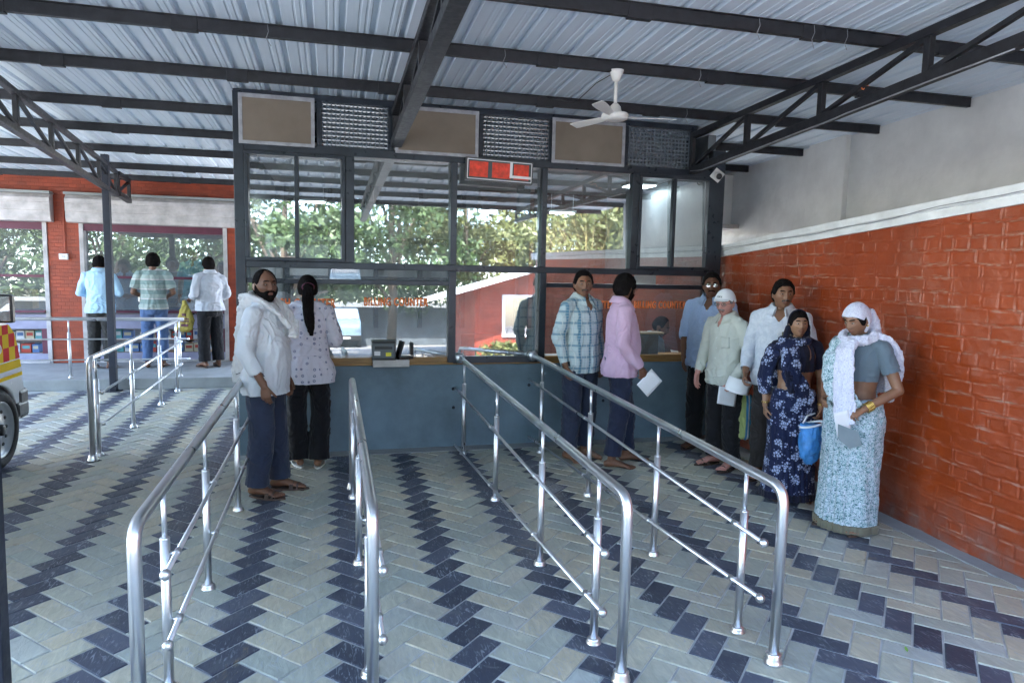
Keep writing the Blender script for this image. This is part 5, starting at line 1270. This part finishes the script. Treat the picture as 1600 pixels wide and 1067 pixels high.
C={'white':cloth('white_cotton',(.64,.67,.72)),'cream':cloth('cream_cotton',(.55,.57,.52)),'pink':cloth('pink_cotton',(.64,.43,.58)),'navy':cloth('navy_trousers',(.030,.038,.068)),'jeans':cloth('dark_denim',(.022,.028,.058)),
 'black':cloth('black_trousers',(.011,.011,.014)),'brown':cloth('brown_trousers',(.030,.026,.026)),'grey':cloth('grey_trousers',(.035,.034,.033)),'blue_jeans':cloth('blue_denim',(.09,.15,.30)),'sky':cloth('sky_blue_cotton',(.42,.62,.80)),'pale':cloth('pale_grey_cotton',(.48,.50,.56)),
 'teal':cloth('teal_cotton',(.10,.38,.48)),'navyblouse':cloth('navy_blouse',(.010,.011,.028)),'greyblouse':cloth('grey_blouse',(.12,.16,.20)),'towel':cloth('white_towel',(.66,.65,.66)),'olive':cloth('olive_edge',(.16,.15,.05)),
 'plaid':fabric('plaid_shirt_cloth',f_plaid),'blouse':fabric('printed_blouse_cloth',f_blouse),'floral':fabric('floral_saree_cloth',f_floral),'speckle':fabric('speckled_saree_cloth',f_speckle),'scarf':fabric('printed_scarf_cloth',f_scarf),
 'tee':fabric('striped_tee_cloth',f_tee),'dots':fabric('dotted_shirt_cloth',f_dots),'wprint':fabric('white_print_cloth',f_white_print),'bag':fabric('striped_bag_cloth',f_bag,.15),'gold_border':cloth('saree_border',(.16,.15,.11))}
HS=dict(front=.070)
QG='people queuing at the booth'
# bearded man with a towel
p=person('bearded man in a loose white shirt with a white towel round his neck',(-.49,5.44,.0),R(70),1.70,'dark',QG,belly=.06,fat=.99,head=(-38,-4,0),vox=.0045,
  arms={'R':dict(el=(-.25,.03,1.12),wr=(-.235,-.10,.875),hd=(.05,-.12,-1),pn=(1,.1,0),th=(.1,-1,0),curl=.45),'L':dict(el=(.24,.03,1.12),wr=(.22,-.08,.87))},
  legs={'R':dict(an=(-.10,.03,.085),yaw=-.1),'L':dict(kn=(.09,-.03,.485),an=(.11,-.05,.085),yaw=.15)},
  hair=('black',dict(front=.112,temple=.075,side=.02,nape=-.07),.008,.006),beard=('black',.016),stache='black',
  shirt=dict(mat=C['white'],hem=.775,sleeve=.82,ease=.018,flare=.035,sr=.068,amp=.007,seed=4),trousers=dict(mat=C['navy'],r=(.102,.090,.080),hem=.045,amp=.006),shoes=('strap',M['leather']))
t=MB(); ly=p['ly']
t.limb([(-.02,-.235,1.22),(.055,-.205,1.31),(.085,-.10,1.43),(.075,.02,1.505),(.0,.085,1.515),(-.08,.05,1.49),(-.10,.10,1.44)],[(.035,.018),(.038,.016),(.042,.018),(.045,.02),(.045,.02),(.045,.022),(.05,.02)],12)
t.limb([(-.105,-.03,1.475),(-.09,.055,1.50),(-.02,.115,1.485),(.02,.145,1.40),(.01,.165,1.20),(.0,.175,1.0),(.0,.175,.86)],[(.04,.018),(.05,.02),(.065,.02),(.075,.018),(.080,.014),(.085,.012),(.088,.010)],14,up=(0,1,0))
t.limb([(-.06,-.215,1.30),(-.085,-.16,1.38),(-.105,-.05,1.465)],[(.035,.016),(.04,.016),(.042,.018)],12)
tw=remeshed(t,'towel',C['towel'],p['root'],.006,2,folds(.008,(16,16,3),8))
mb=MB(); mb.limb([(.07,.14,1.33),(.075,.165,1.18)],[(.012,.006),(.016,.006)],8); mb.build('olive_edging',C['olive'],tw,smooth=True)
mb=MB(); mb.sweep([(-.085,.184,.93),(.0,.190,.93),(.085,.184,.93)],[.0035]*3,6); mb.build('stripe',C['navy'],tw)

# woman with a ponytail, seen from behind
p=person('woman seen from behind in a printed white blouse with a long black ponytail',(-.20,6.12,.0),R(184),1.655,'brown',QG,female=True,fat=1.02,head=(0,4,0),hips=1.02,
  arms={'R':dict(el=(-.235,.03,1.13),wr=(-.15,-.20,1.10),hd=(.4,-.8,-.2),pn=(0,0,-1),th=(1,0,0)),'L':dict(el=(.235,.03,1.13),wr=(.15,-.20,1.10),hd=(-.4,-.8,-.2),pn=(0,0,-1),th=(-1,0,0))},
  legs={'R':dict(an=(-.075,.04,.085)),'L':dict(an=(.085,-.02,.085))},
  hair=('black',dict(front=.065,temple=.04,side=.0,nape=-.062),.014,.006),collar=False,
  shirt=dict(mat=C['blouse'],hem=.755,sleeve=.66,ease=.016,flare=.055,sr=.066,amp=.006,name='blouse',seed=9),trousers=dict(mat=C['black'],r=(.094,.082,.090),hem=.03),shoes=('strap',M['white_plastic']))
t=MB(); t.limb([(0,.085,1.625),(0,.135,1.60),(.004,.150,1.52),(.0,.150,1.42),(-.006,.165,1.33),(-.016,.172,1.25),(-.022,.17,1.20)],[(.03,.03),(.040,.032),(.048,.03),(.046,.028),(.042,.024),(.030,.018),(.014,.010)],16)
remeshed(t,'ponytail',HAIR['black'],p['root'],.0045,1,folds(.006,(45,45,4),3))
mb=MB(); mb.sweep([(-.02+.05*math.cos(a)+.02,.118,1.605+.035*math.sin(a)) for a in np.linspace(0,6.28,14)],[.006]*14,6); mb.build('hair_band',M['maroon'],p['root'])
mb=MB(); S=[(.168*math.cos(a),-.0+.155*math.sin(a),1.015) for a in np.linspace(0,6.283,30)]; mb.sweep(S,[(.010,.004)]*30,6); mb.build('waist_tie',C['blouse'],p['root'],smooth=True)

# man in a plaid shirt
p=person('man with grey moustache in a pale blue plaid shirt facing the camera',(2.22,5.98,0),R(26),1.74,'brown',QG,belly=.02,head=(-34,0,0),vox=.0048,fat=1.0,
  arms={'R':dict(el=(-.245,.04,1.12),wr=(-.225,-.04,.87),hd=(.1,-.12,-1),curl=.5)},
  hair=('black',dict(front=.078,temple=.055,side=.012,nape=-.07),.013,.013),stache='salt',
  shirt=dict(mat=C['plaid'],hem=.79,sleeve=.95,ease=.018,flare=.02,seed=12,open=.8),trousers=dict(mat=C['navy'],r=(.10,.082,.075)))
mb=MB(); hd=p['head']; mb.ball(hd.W(np.array([[0,-.094,.036]]))[0],(.004,.003,.007),8); mb.build('forehead_mark',M['red_led'],p['root'])

# man in a pink shirt
p=person('bearded man with glasses in a pink shirt holding folded papers low',(2.50,5.72,0),R(78),1.72,'dark',QG,belly=.05,fat=1.02,head=(28,6,0),vox=.0048,
  arms={'R':dict(el=(-.245,.03,1.11),wr=(-.20,-.15,.90),hd=(.25,-.35,-1),pn=(1,.3,0),th=(0,-1,.2),curl=.75,thumb=.9),'L':dict(el=(.245,.03,1.11),wr=(.2,-.16,.93))},
  legs={'R':dict(kn=(-.10,.0,.485),an=(-.115,.06,.085),yaw=-.25),'L':dict(kn=(.10,-.09,.485),an=(.12,-.12,.085),yaw=.1)},
  hair=('black',dict(front=.072,temple=.05,side=.0,nape=-.075),.018,.008),beard=('black',.012),stache='black',
  shirt=dict(mat=C['pink'],hem=.80,sleeve=.95,ease=.018,flare=.025,seed=15),trousers=dict(mat=C['jeans'],r=(.10,.082,.072),hem=.06))
glasses(p)
a=R(78); hw=lambda l,rz,loc,k: (loc[0]+k*(l[0]*math.cos(rz)-l[1]*math.sin(rz)),loc[1]+k*(l[0]*math.sin(rz)+l[1]*math.cos(rz)),k*l[2])
W_=p['A']['R']['W']; q=hw(W_+np.array([.01,-.03,-.07]),a,(2.50,5.72),1.72/1.7)
def rotm(az,tilt,roll=0):
    return np.array(Matrix.Rotation(az,3,'Z')@Matrix.Rotation(roll,3,'Y')@Matrix.Rotation(tilt,3,'X'))
paper(q,rotm(R(10),R(-12),R(-42)),.20,.15,'white folded papers hanging in the hand of the man in pink')

# man with glasses and dotted blue shirt by the corner
p=person('man with shiny glasses in a light blue dotted shirt at the booth corner',(3.60,6.08,0),R(-48),1.745,'dark',QG,belly=.06,fat=1.06,head=(18,0,0),
  arms={'L':dict(el=(.255,.03,1.12),wr=(.25,-.05,.87)),'R':dict(el=(-.24,.0,1.12),wr=(-.2,-.12,.9))},
  hair=('black',dict(front=.078,temple=.055,side=.012,nape=-.07),.013,.013),stache='black',
  shirt=dict(mat=C['dots'],hem=.80,sleeve=.62,ease=.02,flare=.03,seed=18,open=.8),trousers=dict(mat=C['black'],r=(.10,.085,.078)),shoes=('strap',M['leather']))
glasses(p)
# man in a white cap
pc=person('old man in a white cap and cream shirt holding a paper by his side',(3.42,5.46,0),R(-72),1.60,'pink',QG,belly=.02,fat=.96,head=(14,8,0),lean=.03,vox=.0048,
  arms={'L':dict(el=(.245,.05,1.10),wr=(.235,-.15,.885),hd=(-.05,-.5,-1),pn=(-1,-.1,0),th=(0,-1,.4),curl=.8,thumb=.9),'R':dict(el=(-.24,.0,1.12),wr=(-.2,-.14,.9))},
  hair=('grey',dict(front=.09,temple=.06,side=.012,nape=-.06),.006,.003),brows='grey',stache='grey',
  shirt=dict(mat=C['cream'],hem=.80,sleeve=.97,ease=.018,flare=.03,seed=22),trousers=dict(mat=C['black'],r=(.098,.082,.078)),shoes=('strap',M['leather']))
glasses(pc,lens=M['glass_clear'])
hd=pc['head']; v,f=hd.patch(hair_mask(front=.050,temple=.048,side=.035,nape=.012),.020,.006); cap=mkmesh('cap',v,f,M['paper'],pc['root'],True)
b=[];ff=[]; n=16
for j,(rad_,dz) in enumerate(((0,0),(.5,.004),(1,-.006))):
    for th in (0,.004):
        for i in range(n+1):
            a_=-1.05+2.1*i/n; b.append((.083*math.sin(a_)*(1+.02*rad_),-(.095*math.cos(a_))-.058*rad_*math.cos(a_*.9),.052+dz+th-.010*abs(math.sin(a_))*rad_))
for j in range(2):
    for i in range(n):
        for th in (0,1): o0=(j*2+th)*(n+1)+i; o1=((j+1)*2+th)*(n+1)+i; ff.append((o0,o0+1,o1+1,o1) if th else (o0,o1,o1+1,o0+1))
mkmesh('brim',hd.W(np.array(b)),ff,M['paper'],cap,True)
lo=letters('OFX',-.024,.024,.070,.088,-.118,M['black'],None,name='lettering',bold=.02,depth=.001); me=lo.data; co=np.array([v_.co for v_ in me.vertices]); 
co[:,1]+= .012+ (co[:,0]**2)*5; co[:,1]-= -.0; co=hd.W(co); me.vertices.foreach_set('co',co.astype(np.float32).ravel()); lo.parent=cap
W_=pc['A']['L']['W']; q=hw(W_+np.array([-.02,-.035,-.06]),R(-72),(3.42,5.46),1.60/1.7)
paper(q,rotm(R(8),R(-8),R(12)),.20,.15,'white sheet held out by the old man in the cap')
# man in a white patterned shirt
pw=person('man with short moustache in a white shirt with a phone in its pocket',(3.66,5.06,0),R(-42),1.705,'brown',QG,belly=.03,fat=1.03,head=(24,2,0),vox=.0048,
  arms={'L':dict(el=(.255,.05,1.11),wr=(.21,-.10,.875),hd=(-.15,-.1,-1),pn=(-.6,.8,0),th=(-.9,-.6,0),curl=.45),'R':dict(el=(-.245,-.0,1.12),wr=(-.235,-.15,.92),hd=(-.1,-.5,-1),pn=(1,0,0),th=(0,-1,.2),curl=.8,thumb=.9)},
  hair=('black',dict(front=.072,temple=.05,side=.008,nape=-.072),.014,.013),stache='salt',
  shirt=dict(mat=C['wprint'],hem=.80,sleeve=.93,ease=.02,flare=.03,seed=26,open=.9),trousers=dict(mat=C['brown'],r=(.10,.085,.08)),shoes=('strap',M['leather']))
pt=pw['onshirt'](.075,1.265,-1,.016)
W2=lambda P: hw(P,R(-42),(3.66,5.06),1.705/1.7)
t=tag(empty('mobile_phone',W2(pt),R(-42)),'dark phone sticking out of the white shirt pocket','phone')
mb=MB(); mb.box((-.042,-.008,-.024),(.042,.006,.016)); mb.build('case',pm('phone_case',(.10,.10,.05),.4),t,bev=.003); mb=MB(); mb.ball((-.025,-.0085,.0),(.006,.002,.006)); mb.build('camera_lens',M['black'],t)
W_=pw['A']['R']['W']; q=W2(W_+np.array([-.02,-.06,-.055])); paper(q,rotm(R(-25),R(6),R(14)),.20,.13,'curling white sheet held by the man in the white patterned shirt',curl=.05)
t=tag(empty('cloth_bag',(3.50,5.36,.28),R(-12)),'blue and yellow striped cloth bag hanging between the cap man and his neighbour','bag')
mb=MB(); mb.rings([(0,0,.0,.115,.03),(0,0,.03,.125,.055),(0,0,.18,.12,.06),(0,0,.33,.115,.045),(0,0,.40,.115,.02)],24); remeshed(mb,'bag_body',C['bag'],t,.007,1,folds(.008,(9,9,3),5))
mb=MB(); mb.sweep([(-.08,0,.39),(-.05,0,.50),(.0,.0,.56),(.05,0,.50),(.08,0,.39)],[.006]*5,8); mb.build('handle',C['navy'],t,smooth=True)

# ------------------------------------------------------------------ women in sarees
def saree(p,mat,border,fat=1.,amp=.012,seed=1,ph=0.,bot=(.235,.205),wz=1.0):
    S=MB(); rs=[]
    for z in np.linspace(.015,wz,26):
        a=np.interp(z,[0,.1,.45,.86,.95,1.0],[bot[0],bot[0]*.96,.198,.210,.190,.165])*fat; b=np.interp(z,[0,.1,.45,.86,.95,1.0],[bot[1],bot[1]*.96,.18,.175,.155,.14])*fat
        am=np.interp(z,[0,.5,.95],[.085,.055,.012])
        def fn(t,am=am,z=z):
            fr=math.exp(-((((t+math.pi/2+.05+math.pi)%(2*math.pi))-math.pi)/.75)**2)
            return 1+am*(.28*math.sin(9*t+ph+z*2)+.9*fr*math.sin(30*t+z*1.5))
        rs.append((0,-.01,z,a,b,fn))
    S.rings(rs,96); sk=remeshed(S,'skirt',mat,p['root'],.0065,1,folds(amp*.5,(7,7,1.6),seed))
    B=MB(); rs=[]
    for z in np.linspace(.012,.075,5):
        a=bot[0]*.985*fat;b=bot[1]*.985*fat
        def fn(t,z=z):
            fr=math.exp(-((((t+math.pi/2+.05+math.pi)%(2*math.pi))-math.pi)/.75)**2); return 1+.085*(.28*math.sin(9*t+ph+z*2)+.9*fr*math.sin(30*t+z*1.5))
        rs.append((0,-.01,z,a+.010,b+.010,fn))
    B.rings(rs,96); remeshed(B,'border',border,sk,.0065,1,folds(amp*.3,(7,7,1.6),seed))
    return sk
p9=person('short older woman in a dark blue floral saree with her head covered',(3.50,4.62,0),R(-22),1.475,'tan',QG,female=True,fat=1.10,head=(2,-2,0),hips=1.1,vox=.0052,
  arms={'R':dict(el=(-.235,.05,1.10),wr=(-.245,-.02,.84),hd=(0,-.2,-1),curl=.5),'L':dict(el=(.235,.03,1.10),wr=(.20,-.14,.86),hd=(-.1,-.25,-1),curl=.9,thumb=.9)},
  hair=('black',dict(front=.062,temple=.03,side=-.01,nape=-.06),.010,.003),collar=False,brows='black',
  shirt=dict(mat=C['navyblouse'],hem=1.155,sleeve=.34,ease=.010,flare=.0,sr=.054,amp=.003,name='blouse',front=False),shoes=('strap',M['leather']))
saree(p9,C['floral'],C['navyblouse'],1.03,seed=2)
t=MB()
t.limb([(.10,-.165,.93),(.0,-.185,1.02),(-.07,-.175,1.15),(-.085,-.155,1.28),(-.085,-.095,1.395),(-.075,-.01,1.455),(-.08,.08,1.40),(-.08,.15,1.2),(-.06,.17,1.0)],[(.06,.022),(.085,.022),(.085,.024),(.080,.024),(.075,.024),(.075,.024),(.08,.022),(.085,.018),(.09,.016)],16,up=(0,1,0))
t.limb([(-.205,-.04,1.33),(-.235,.0,1.22),(-.255,.03,1.08),(-.25,.0,.98)],[(.055,.07),(.055,.072),(.05,.07),(.045,.06)],14)
t.limb([(-.19,.0,1.36),(-.10,-.06,1.425),(0,-.085,1.425),(.08,-.05,1.44),(.09,.03,1.46),(0,.09,1.45),(-.1,.03,1.43)],[(.05,.05),(.04,.035),(.035,.03),(.035,.028),(.04,.03),(.05,.03),(.05,.035)],14)
remeshed(t,'saree_drape',C['floral'],p9['root'],.0065,2,folds(.008,(13,13,4),6))
hd=p9['head']; v,f=hd.patch(lambda A,E,P: ss(np.abs(A)+np.clip(P[:,2]-.02,0,1)*3.0,1.75,1.86)*ss(P[:,2],-.11,-.09),.020,.006,bnoise(.008,22)); mkmesh('head_cloth',v,f,C['navyblouse'],p9['root'],True)
t=MB(); t.limb([(-.085,.0,1.55),(-.105,-.03,1.45),(-.115,-.11,1.32),(-.10,-.19,1.15),(-.07,-.205,1.0)],[(.022,.035),(.028,.03),(.035,.018),(.035,.014),(.03,.012)],12,up=(0,1,0)); t.limb([(.08,.01,1.56),(.085,.03,1.47),(.06,.07,1.42)],[(.025,.04),(.03,.04),(.04,.035)],12)
remeshed(t,'head_cloth_fall',C['navyblouse'],p9['root'],.006,2,folds(.006,(18,18,4),7))
mb=MB(); mb.ball(hd.W(np.array([[0,-.0945,.034]]))[0],(.004,.002,.004),8); mb.build('forehead_mark',M['maroon'],p9['root'])
mb=MB()
for sd in 'RL':
    w_=p9['A'][sd]['W']
    for k in (0,.008): mb.sweep([(w_[0]+.031*math.cos(t_),w_[1]+.031*math.sin(t_)*1.0,w_[2]+.03+k) for t_ in np.linspace(0,6.283,18)],[.003]*18,6)
mb.build('bangles',M['gold'],p9['root'],smooth=True)
q=hw(p9['A']['L']['W']+np.array([.0,-.03,-.10]),R(-22),(3.50,4.62),1.475/1.7)
t=tag(empty('plastic_bag',(3.425,4.29,.36),R(-10)),'bright blue bag with a pale rim held between the two women in sarees','bag')
mb=MB(); mb.rings([(0,0,.0,.02,.02),(0,0,.06,.07,.05),(0,0,.16,.085,.06),(0,0,.26,.08,.06),(0,0,.30,.085,.05)],20); remeshed(mb,'bag_body',pm('blue_bag',(.06,.26,.62),.45,0,.3,14),t,.006,1,folds(.010,(14,14,6),5))
mb=MB(); mb.sweep([(.085*math.cos(a_),.055*math.sin(a_),.30+.02*math.cos(a_)) for a_ in np.linspace(0,6.283,24)],[.009]*24,8); mb.sweep([(-.07,0,.31),(-.03,.02,.36),(.03,.02,.38)],[.006]*3,6); mb.build('rim',M['paper'],t,smooth=True)

p10=person('woman in a pale speckled saree with a white scarf over her head',(3.50,3.96,0),R(-70),1.575,'brown',QG,female=True,fat=1.07,head=(-10,20,0),hips=1.1,vox=.0048,
  arms={'L':dict(el=(.29,.03,1.09),wr=(.175,-.20,.955),hd=(-.45,-.7,-.45),pn=(-.3,.2,-1),th=(-.8,.1,.5),curl=.85,thumb=.8),'R':dict(el=(-.24,.0,1.12),wr=(-.13,-.20,.98),hd=(.4,-.8,-.2))},
  hair=('black',dict(front=.062,temple=.03,side=-.02,nape=-.06),.008,.003),collar=False,
  shirt=dict(mat=C['greyblouse'],hem=1.12,sleeve=.31,ease=.010,flare=.0,sr=.056,amp=.004,name='blouse',front=False),shoes=('strap',M['leather']))
saree(p10,C['speckle'],C['gold_border'],1.04,seed=5,bot=(.215,.20))
t=MB(); t.limb([(.10,-.20,.95),(.0,-.225,1.05),(-.06,-.215,1.18),(-.07,-.19,1.30),(-.075,-.11,1.40),(-.06,.0,1.455),(-.06,.11,1.38),(-.05,.18,1.15),(-.03,.2,.95)],[(.07,.022),(.10,.024),(.10,.026),(.095,.026),(.085,.026),(.08,.026),(.09,.022),(.10,.018),(.11,.016)],16,up=(0,1,0))
remeshed(t,'saree_drape',C['speckle'],p10['root'],.0065,2,folds(.007,(13,13,4),6))
mb=MB(); mb.limb([(.19,-.155,.94),(.09,-.232,1.04),(.045,-.235,1.15)],[(.014,.008),(.014,.008),(.012,.006)],8,up=(0,1,0)); mb.build('drape_border',C['gold_border'],p10['root'],smooth=True)
hd=p10['head']; v,f=hd.patch(lambda A,E,P: np.maximum(hair_mask(front=.054,temple=.040,side=.026,nape=-.12)(A,E,P),0)*ss(P[:,2],-.115,-.10),.019,.006,bnoise(.007,20)); mkmesh('head_scarf',v,f,C['scarf'],p10['root'],True)
t=MB()
t.limb([hd.W(np.array([[0,.10,.02]]))[0],hd.W(np.array([[0,.115,-.05]]))[0],(0,.11,1.45),(0,.12,1.36)],[(.075,.03),(.075,.035),(.10,.04),(.13,.03)],16,up=(0,1,0))
lp=[(.11*math.cos(a_)*(1.05),.0+.10*math.sin(a_)+p10['ly']*.3-.01,1.455+.030*math.sin(a_)) for a_ in np.linspace(-math.pi*.5,math.pi*1.5,15)]
t.limb(lp[:-1],[(.035,.035)]*14,12)
t.limb([(.0,-.115,1.43),(.005,-.20,1.36),(.02,-.232,1.24),(.04,-.245,1.08),(.06,-.25,.93),(.07,-.25,.84)],[(.06,.03),(.07,.022),(.078,.018),(.082,.016),(.085,.014),(.075,.012)],16,up=(0,1,0))
t.limb([(.09,-.02,1.455),(.165,.03,1.42),(.20,.08,1.33),(.205,.12,1.20),(.19,.15,1.07),(.16,.165,.98)],[(.05,.020),(.065,.016),(.07,.013),(.065,.012),(.05,.010),(.025,.009)],14,up=(0,1,0))
t.limb([(-.05,.12,1.44),(0,.165,1.34),(.06,.185,1.2),(.10,.19,1.05)],[(.11,.025),(.14,.02),(.12,.018),(.06,.014)],14,up=(0,1,0))
remeshed(t,'scarf',C['scarf'],p10['root'],.006,2,folds(.009,(20,20,3.5),11))
w_=p10['A']['L']['W']; d=norm(p10['A']['L']['E']-w_); u_=norm(np.cross(d,[0,0,1])); v_=np.cross(d,u_); mb=MB()
for k in range(5):
    c_=w_+d*(.02+k*.011); mb.sweep([c_+u_*.034*math.cos(a_)+v_*.034*math.sin(a_) for a_ in np.linspace(0,6.283,20)],[.0038]*20,6)
mb.build('bangles',M['gold'],p10['root'],smooth=True)
mb=MB(); mb.ball(hd.W(np.array([[.083,.006,-.040]]))[0],.007,10); mb.build('earring',M['gold'],p10['root'])
q=hw(w_+np.array([-.10,-.12,-.02]),R(-70),(3.50,3.96),1.575/1.7)
paper(q,rotm(R(-12),R(4),R(-14)),.10,.17,'folded white paper in the hand of the woman with the white scarf')
t=tag(empty('hand_fan',(q[0]+.04,q[1]-.03,q[2]-.13),R(-12)),'grey flat paper hand fan held low by the scarfed woman','fan')
mb=MB(); v=[];f=[]; 
for y in (-.002,.002):
    for x,z in ((-.07,.05),(.07,-.0),(.10,-.09),(.02,-.115),(-.06,-.05)): v.append((x,y,z))
mb.add(v,[(0,1,2,3,4),(9,8,7,6,5)]+[(i,(i+1)%5,5+(i+1)%5,5+i)[::-1] for i in range(5)]); mb.build('leaf',pm('grey_card',(.22,.28,.31),.7),t)

# ------------------------------------------------------------------ customers at the shop, seen from behind
GS='customers at the shop windows'; SZ=.15
def shopman(x,y,rz,H,label,**k): 
    p=person(label,(x,y,SZ),R(rz),H,'dark',GS,vox=.0085,brows=None,**k); return p
shopman(-3.30,11.35,178,1.66,'man seen from behind in a sky blue shirt and grey trousers',head=(8,22,0),
  arms={'R':dict(el=(-.27,.0,1.14),wr=(-.13,-.22,1.08),hd=(.5,-.8,0)),'L':dict(el=(.27,.0,1.14),wr=(.13,-.22,1.08),hd=(-.5,-.8,0))},
  hair=('black',dict(front=.07,temple=.05,side=.0,nape=-.075),.016,.008),shirt=dict(mat=C['sky'],hem=.83,sleeve=.9,ease=.02,flare=.02,seed=31),trousers=dict(mat=C['grey'],r=(.10,.085,.08)))
shopman(-2.58,11.35,186,1.70,'man seen from behind in a striped grey T-shirt and blue jeans',head=(0,8,0),fat=1.02,
  arms={'R':dict(el=(-.27,.02,1.13),wr=(-.15,-.2,1.05)),'L':dict(el=(.27,.02,1.13),wr=(.15,-.2,1.05))},collar=False,
  hair=('black',dict(front=.07,temple=.05,side=-.01,nape=-.085),.024,.012),shirt=dict(mat=C['tee'],hem=.86,sleeve=.40,ease=.02,flare=.01,sr=.07,seed=33,name='tshirt'),trousers=dict(mat=C['blue_jeans'],r=(.098,.078,.068)))
pm3=shopman(-1.79,11.28,212,1.665,'man in a pale shirt and black trousers holding a yellow bag',head=(-6,5,0),belly=.05,fat=1.05,
  arms={'L':dict(el=(.26,.04,1.13),wr=(.22,-.17,1.06),hd=(0,-1,-.1),pn=(-.2,0,-1),th=(-1,0,0),curl=.9),'R':dict(el=(-.26,.02,1.13),wr=(-.2,-.15,1.0))},
  hair=('black',dict(front=.07,temple=.05,side=.0,nape=-.075),.015,.008),shirt=dict(mat=C['pale'],hem=.87,sleeve=.75,ease=.022,flare=.03,seed=35),trousers=dict(mat=C['black'],r=(.105,.09,.085)),shoes=('strap',M['leather']))
t=tag(empty('yellow_bag',(-2.13,11.22,.70),R(-10)),'mustard yellow printed cloth bag held by the man in the pale shirt','bag')
mb=MB(); mb.rings([(0,0,.0,.04,.02),(0,0,.04,.115,.04),(0,0,.17,.125,.05),(0,0,.30,.085,.04),(0,0,.42,.03,.02),(0,0,.46,.025,.018)],22); bb=remeshed(mb,'bag_body',pm('mustard_cloth',(.36,.29,.06),.8,0,.25,12),t,.008,1,folds(.012,(10,10,4),5))
bv=BVHTree.FromObject(bb,bpy.context.evaluated_depsgraph_get())
for i,(x0,x1,z0,z1) in enumerate(((-.03,.03,.24,.28),(-.07,.07,.185,.205),(-.07,.07,.15,.17),(-.045,.06,.08,.12))):
    v=[]; 
    for zz in (z0,z1):
        for k in range(7):
            h=bv.ray_cast(Vector((x0+(x1-x0)*k/6,-.6,zz)),Vector((0,1,0))); v.append(np.array(h[0])+[0,-.004,0])
    mkmesh('print',v,[(k,k+1,8+k,7+k) for k in range(6)],M['maroon'],bb)
# staff behind glass
person('seated clerk in a light blue shirt reading a paper behind the right counter glass',(3.60,7.42,-.455),R(50),1.70,'brown','staff behind the glass',vox=.007,head=(0,24,0),lean=.06,
  arms={'R':dict(el=(-.27,-.05,1.15),wr=(-.16,-.28,1.12),hd=(.3,-.8,.1),pn=(0,0,-1),th=(1,0,0)),'L':dict(el=(.27,-.05,1.15),wr=(.16,-.30,1.14),hd=(-.2,-.9,.2),pn=(-.3,0,1),th=(1,0,0),curl=.9)},
  legs={'R':dict(hip=(-.09,-.05,.88),kn=(-.12,-.42,.88),an=(-.12,-.44,.56)),'L':dict(hip=(.09,-.05,.88),kn=(.12,-.42,.88),an=(.12,-.44,.56))},seat=True,
  hair=('black',dict(front=.098,temple=.07,side=.01,nape=-.07),.007,.004),stache='black',beard=('salt',.003),shirt=dict(mat=C['sky'],hem=.86,sleeve=.6,ease=.02,flare=.0,seed=41),trousers=dict(mat=C['grey']))
t=tag(empty('stool',(3.60,7.44,-.08)),'round office stool under the seated clerk','stool')
mb=MB(); mb.rings([(0,0,.40,.17,.17),(0,0,.42,.19,.19),(0,0,.455,.18,.18)],24); mb.build('seat',M['black'],t,smooth=True); mb=MB(); mb.sweep([(0,0,.0),(0,0,.40)],[.025,.025],12); mb.rings([(0,0,0,.2,.2),(0,0,.02,.19,.19)],24); mb.build('leg',M['steel'],t,smooth=True)
paper((3.80,7.15,.86),rotm(R(20),R(-35),R(10)),.15,.2,'paper in the hands of the seated clerk')
person('shopkeeper in a teal shirt behind the right shop pane',(-2.20,12.45,.32),R(-10),1.66,'dark','staff behind the glass',vox=.009,brows=None,head=(10,15,0),
  hair=('black',HS,.012,.006),shirt=dict(mat=C['teal'],hem=.82,sleeve=.4,seed=44),trousers=dict(mat=C['black']))
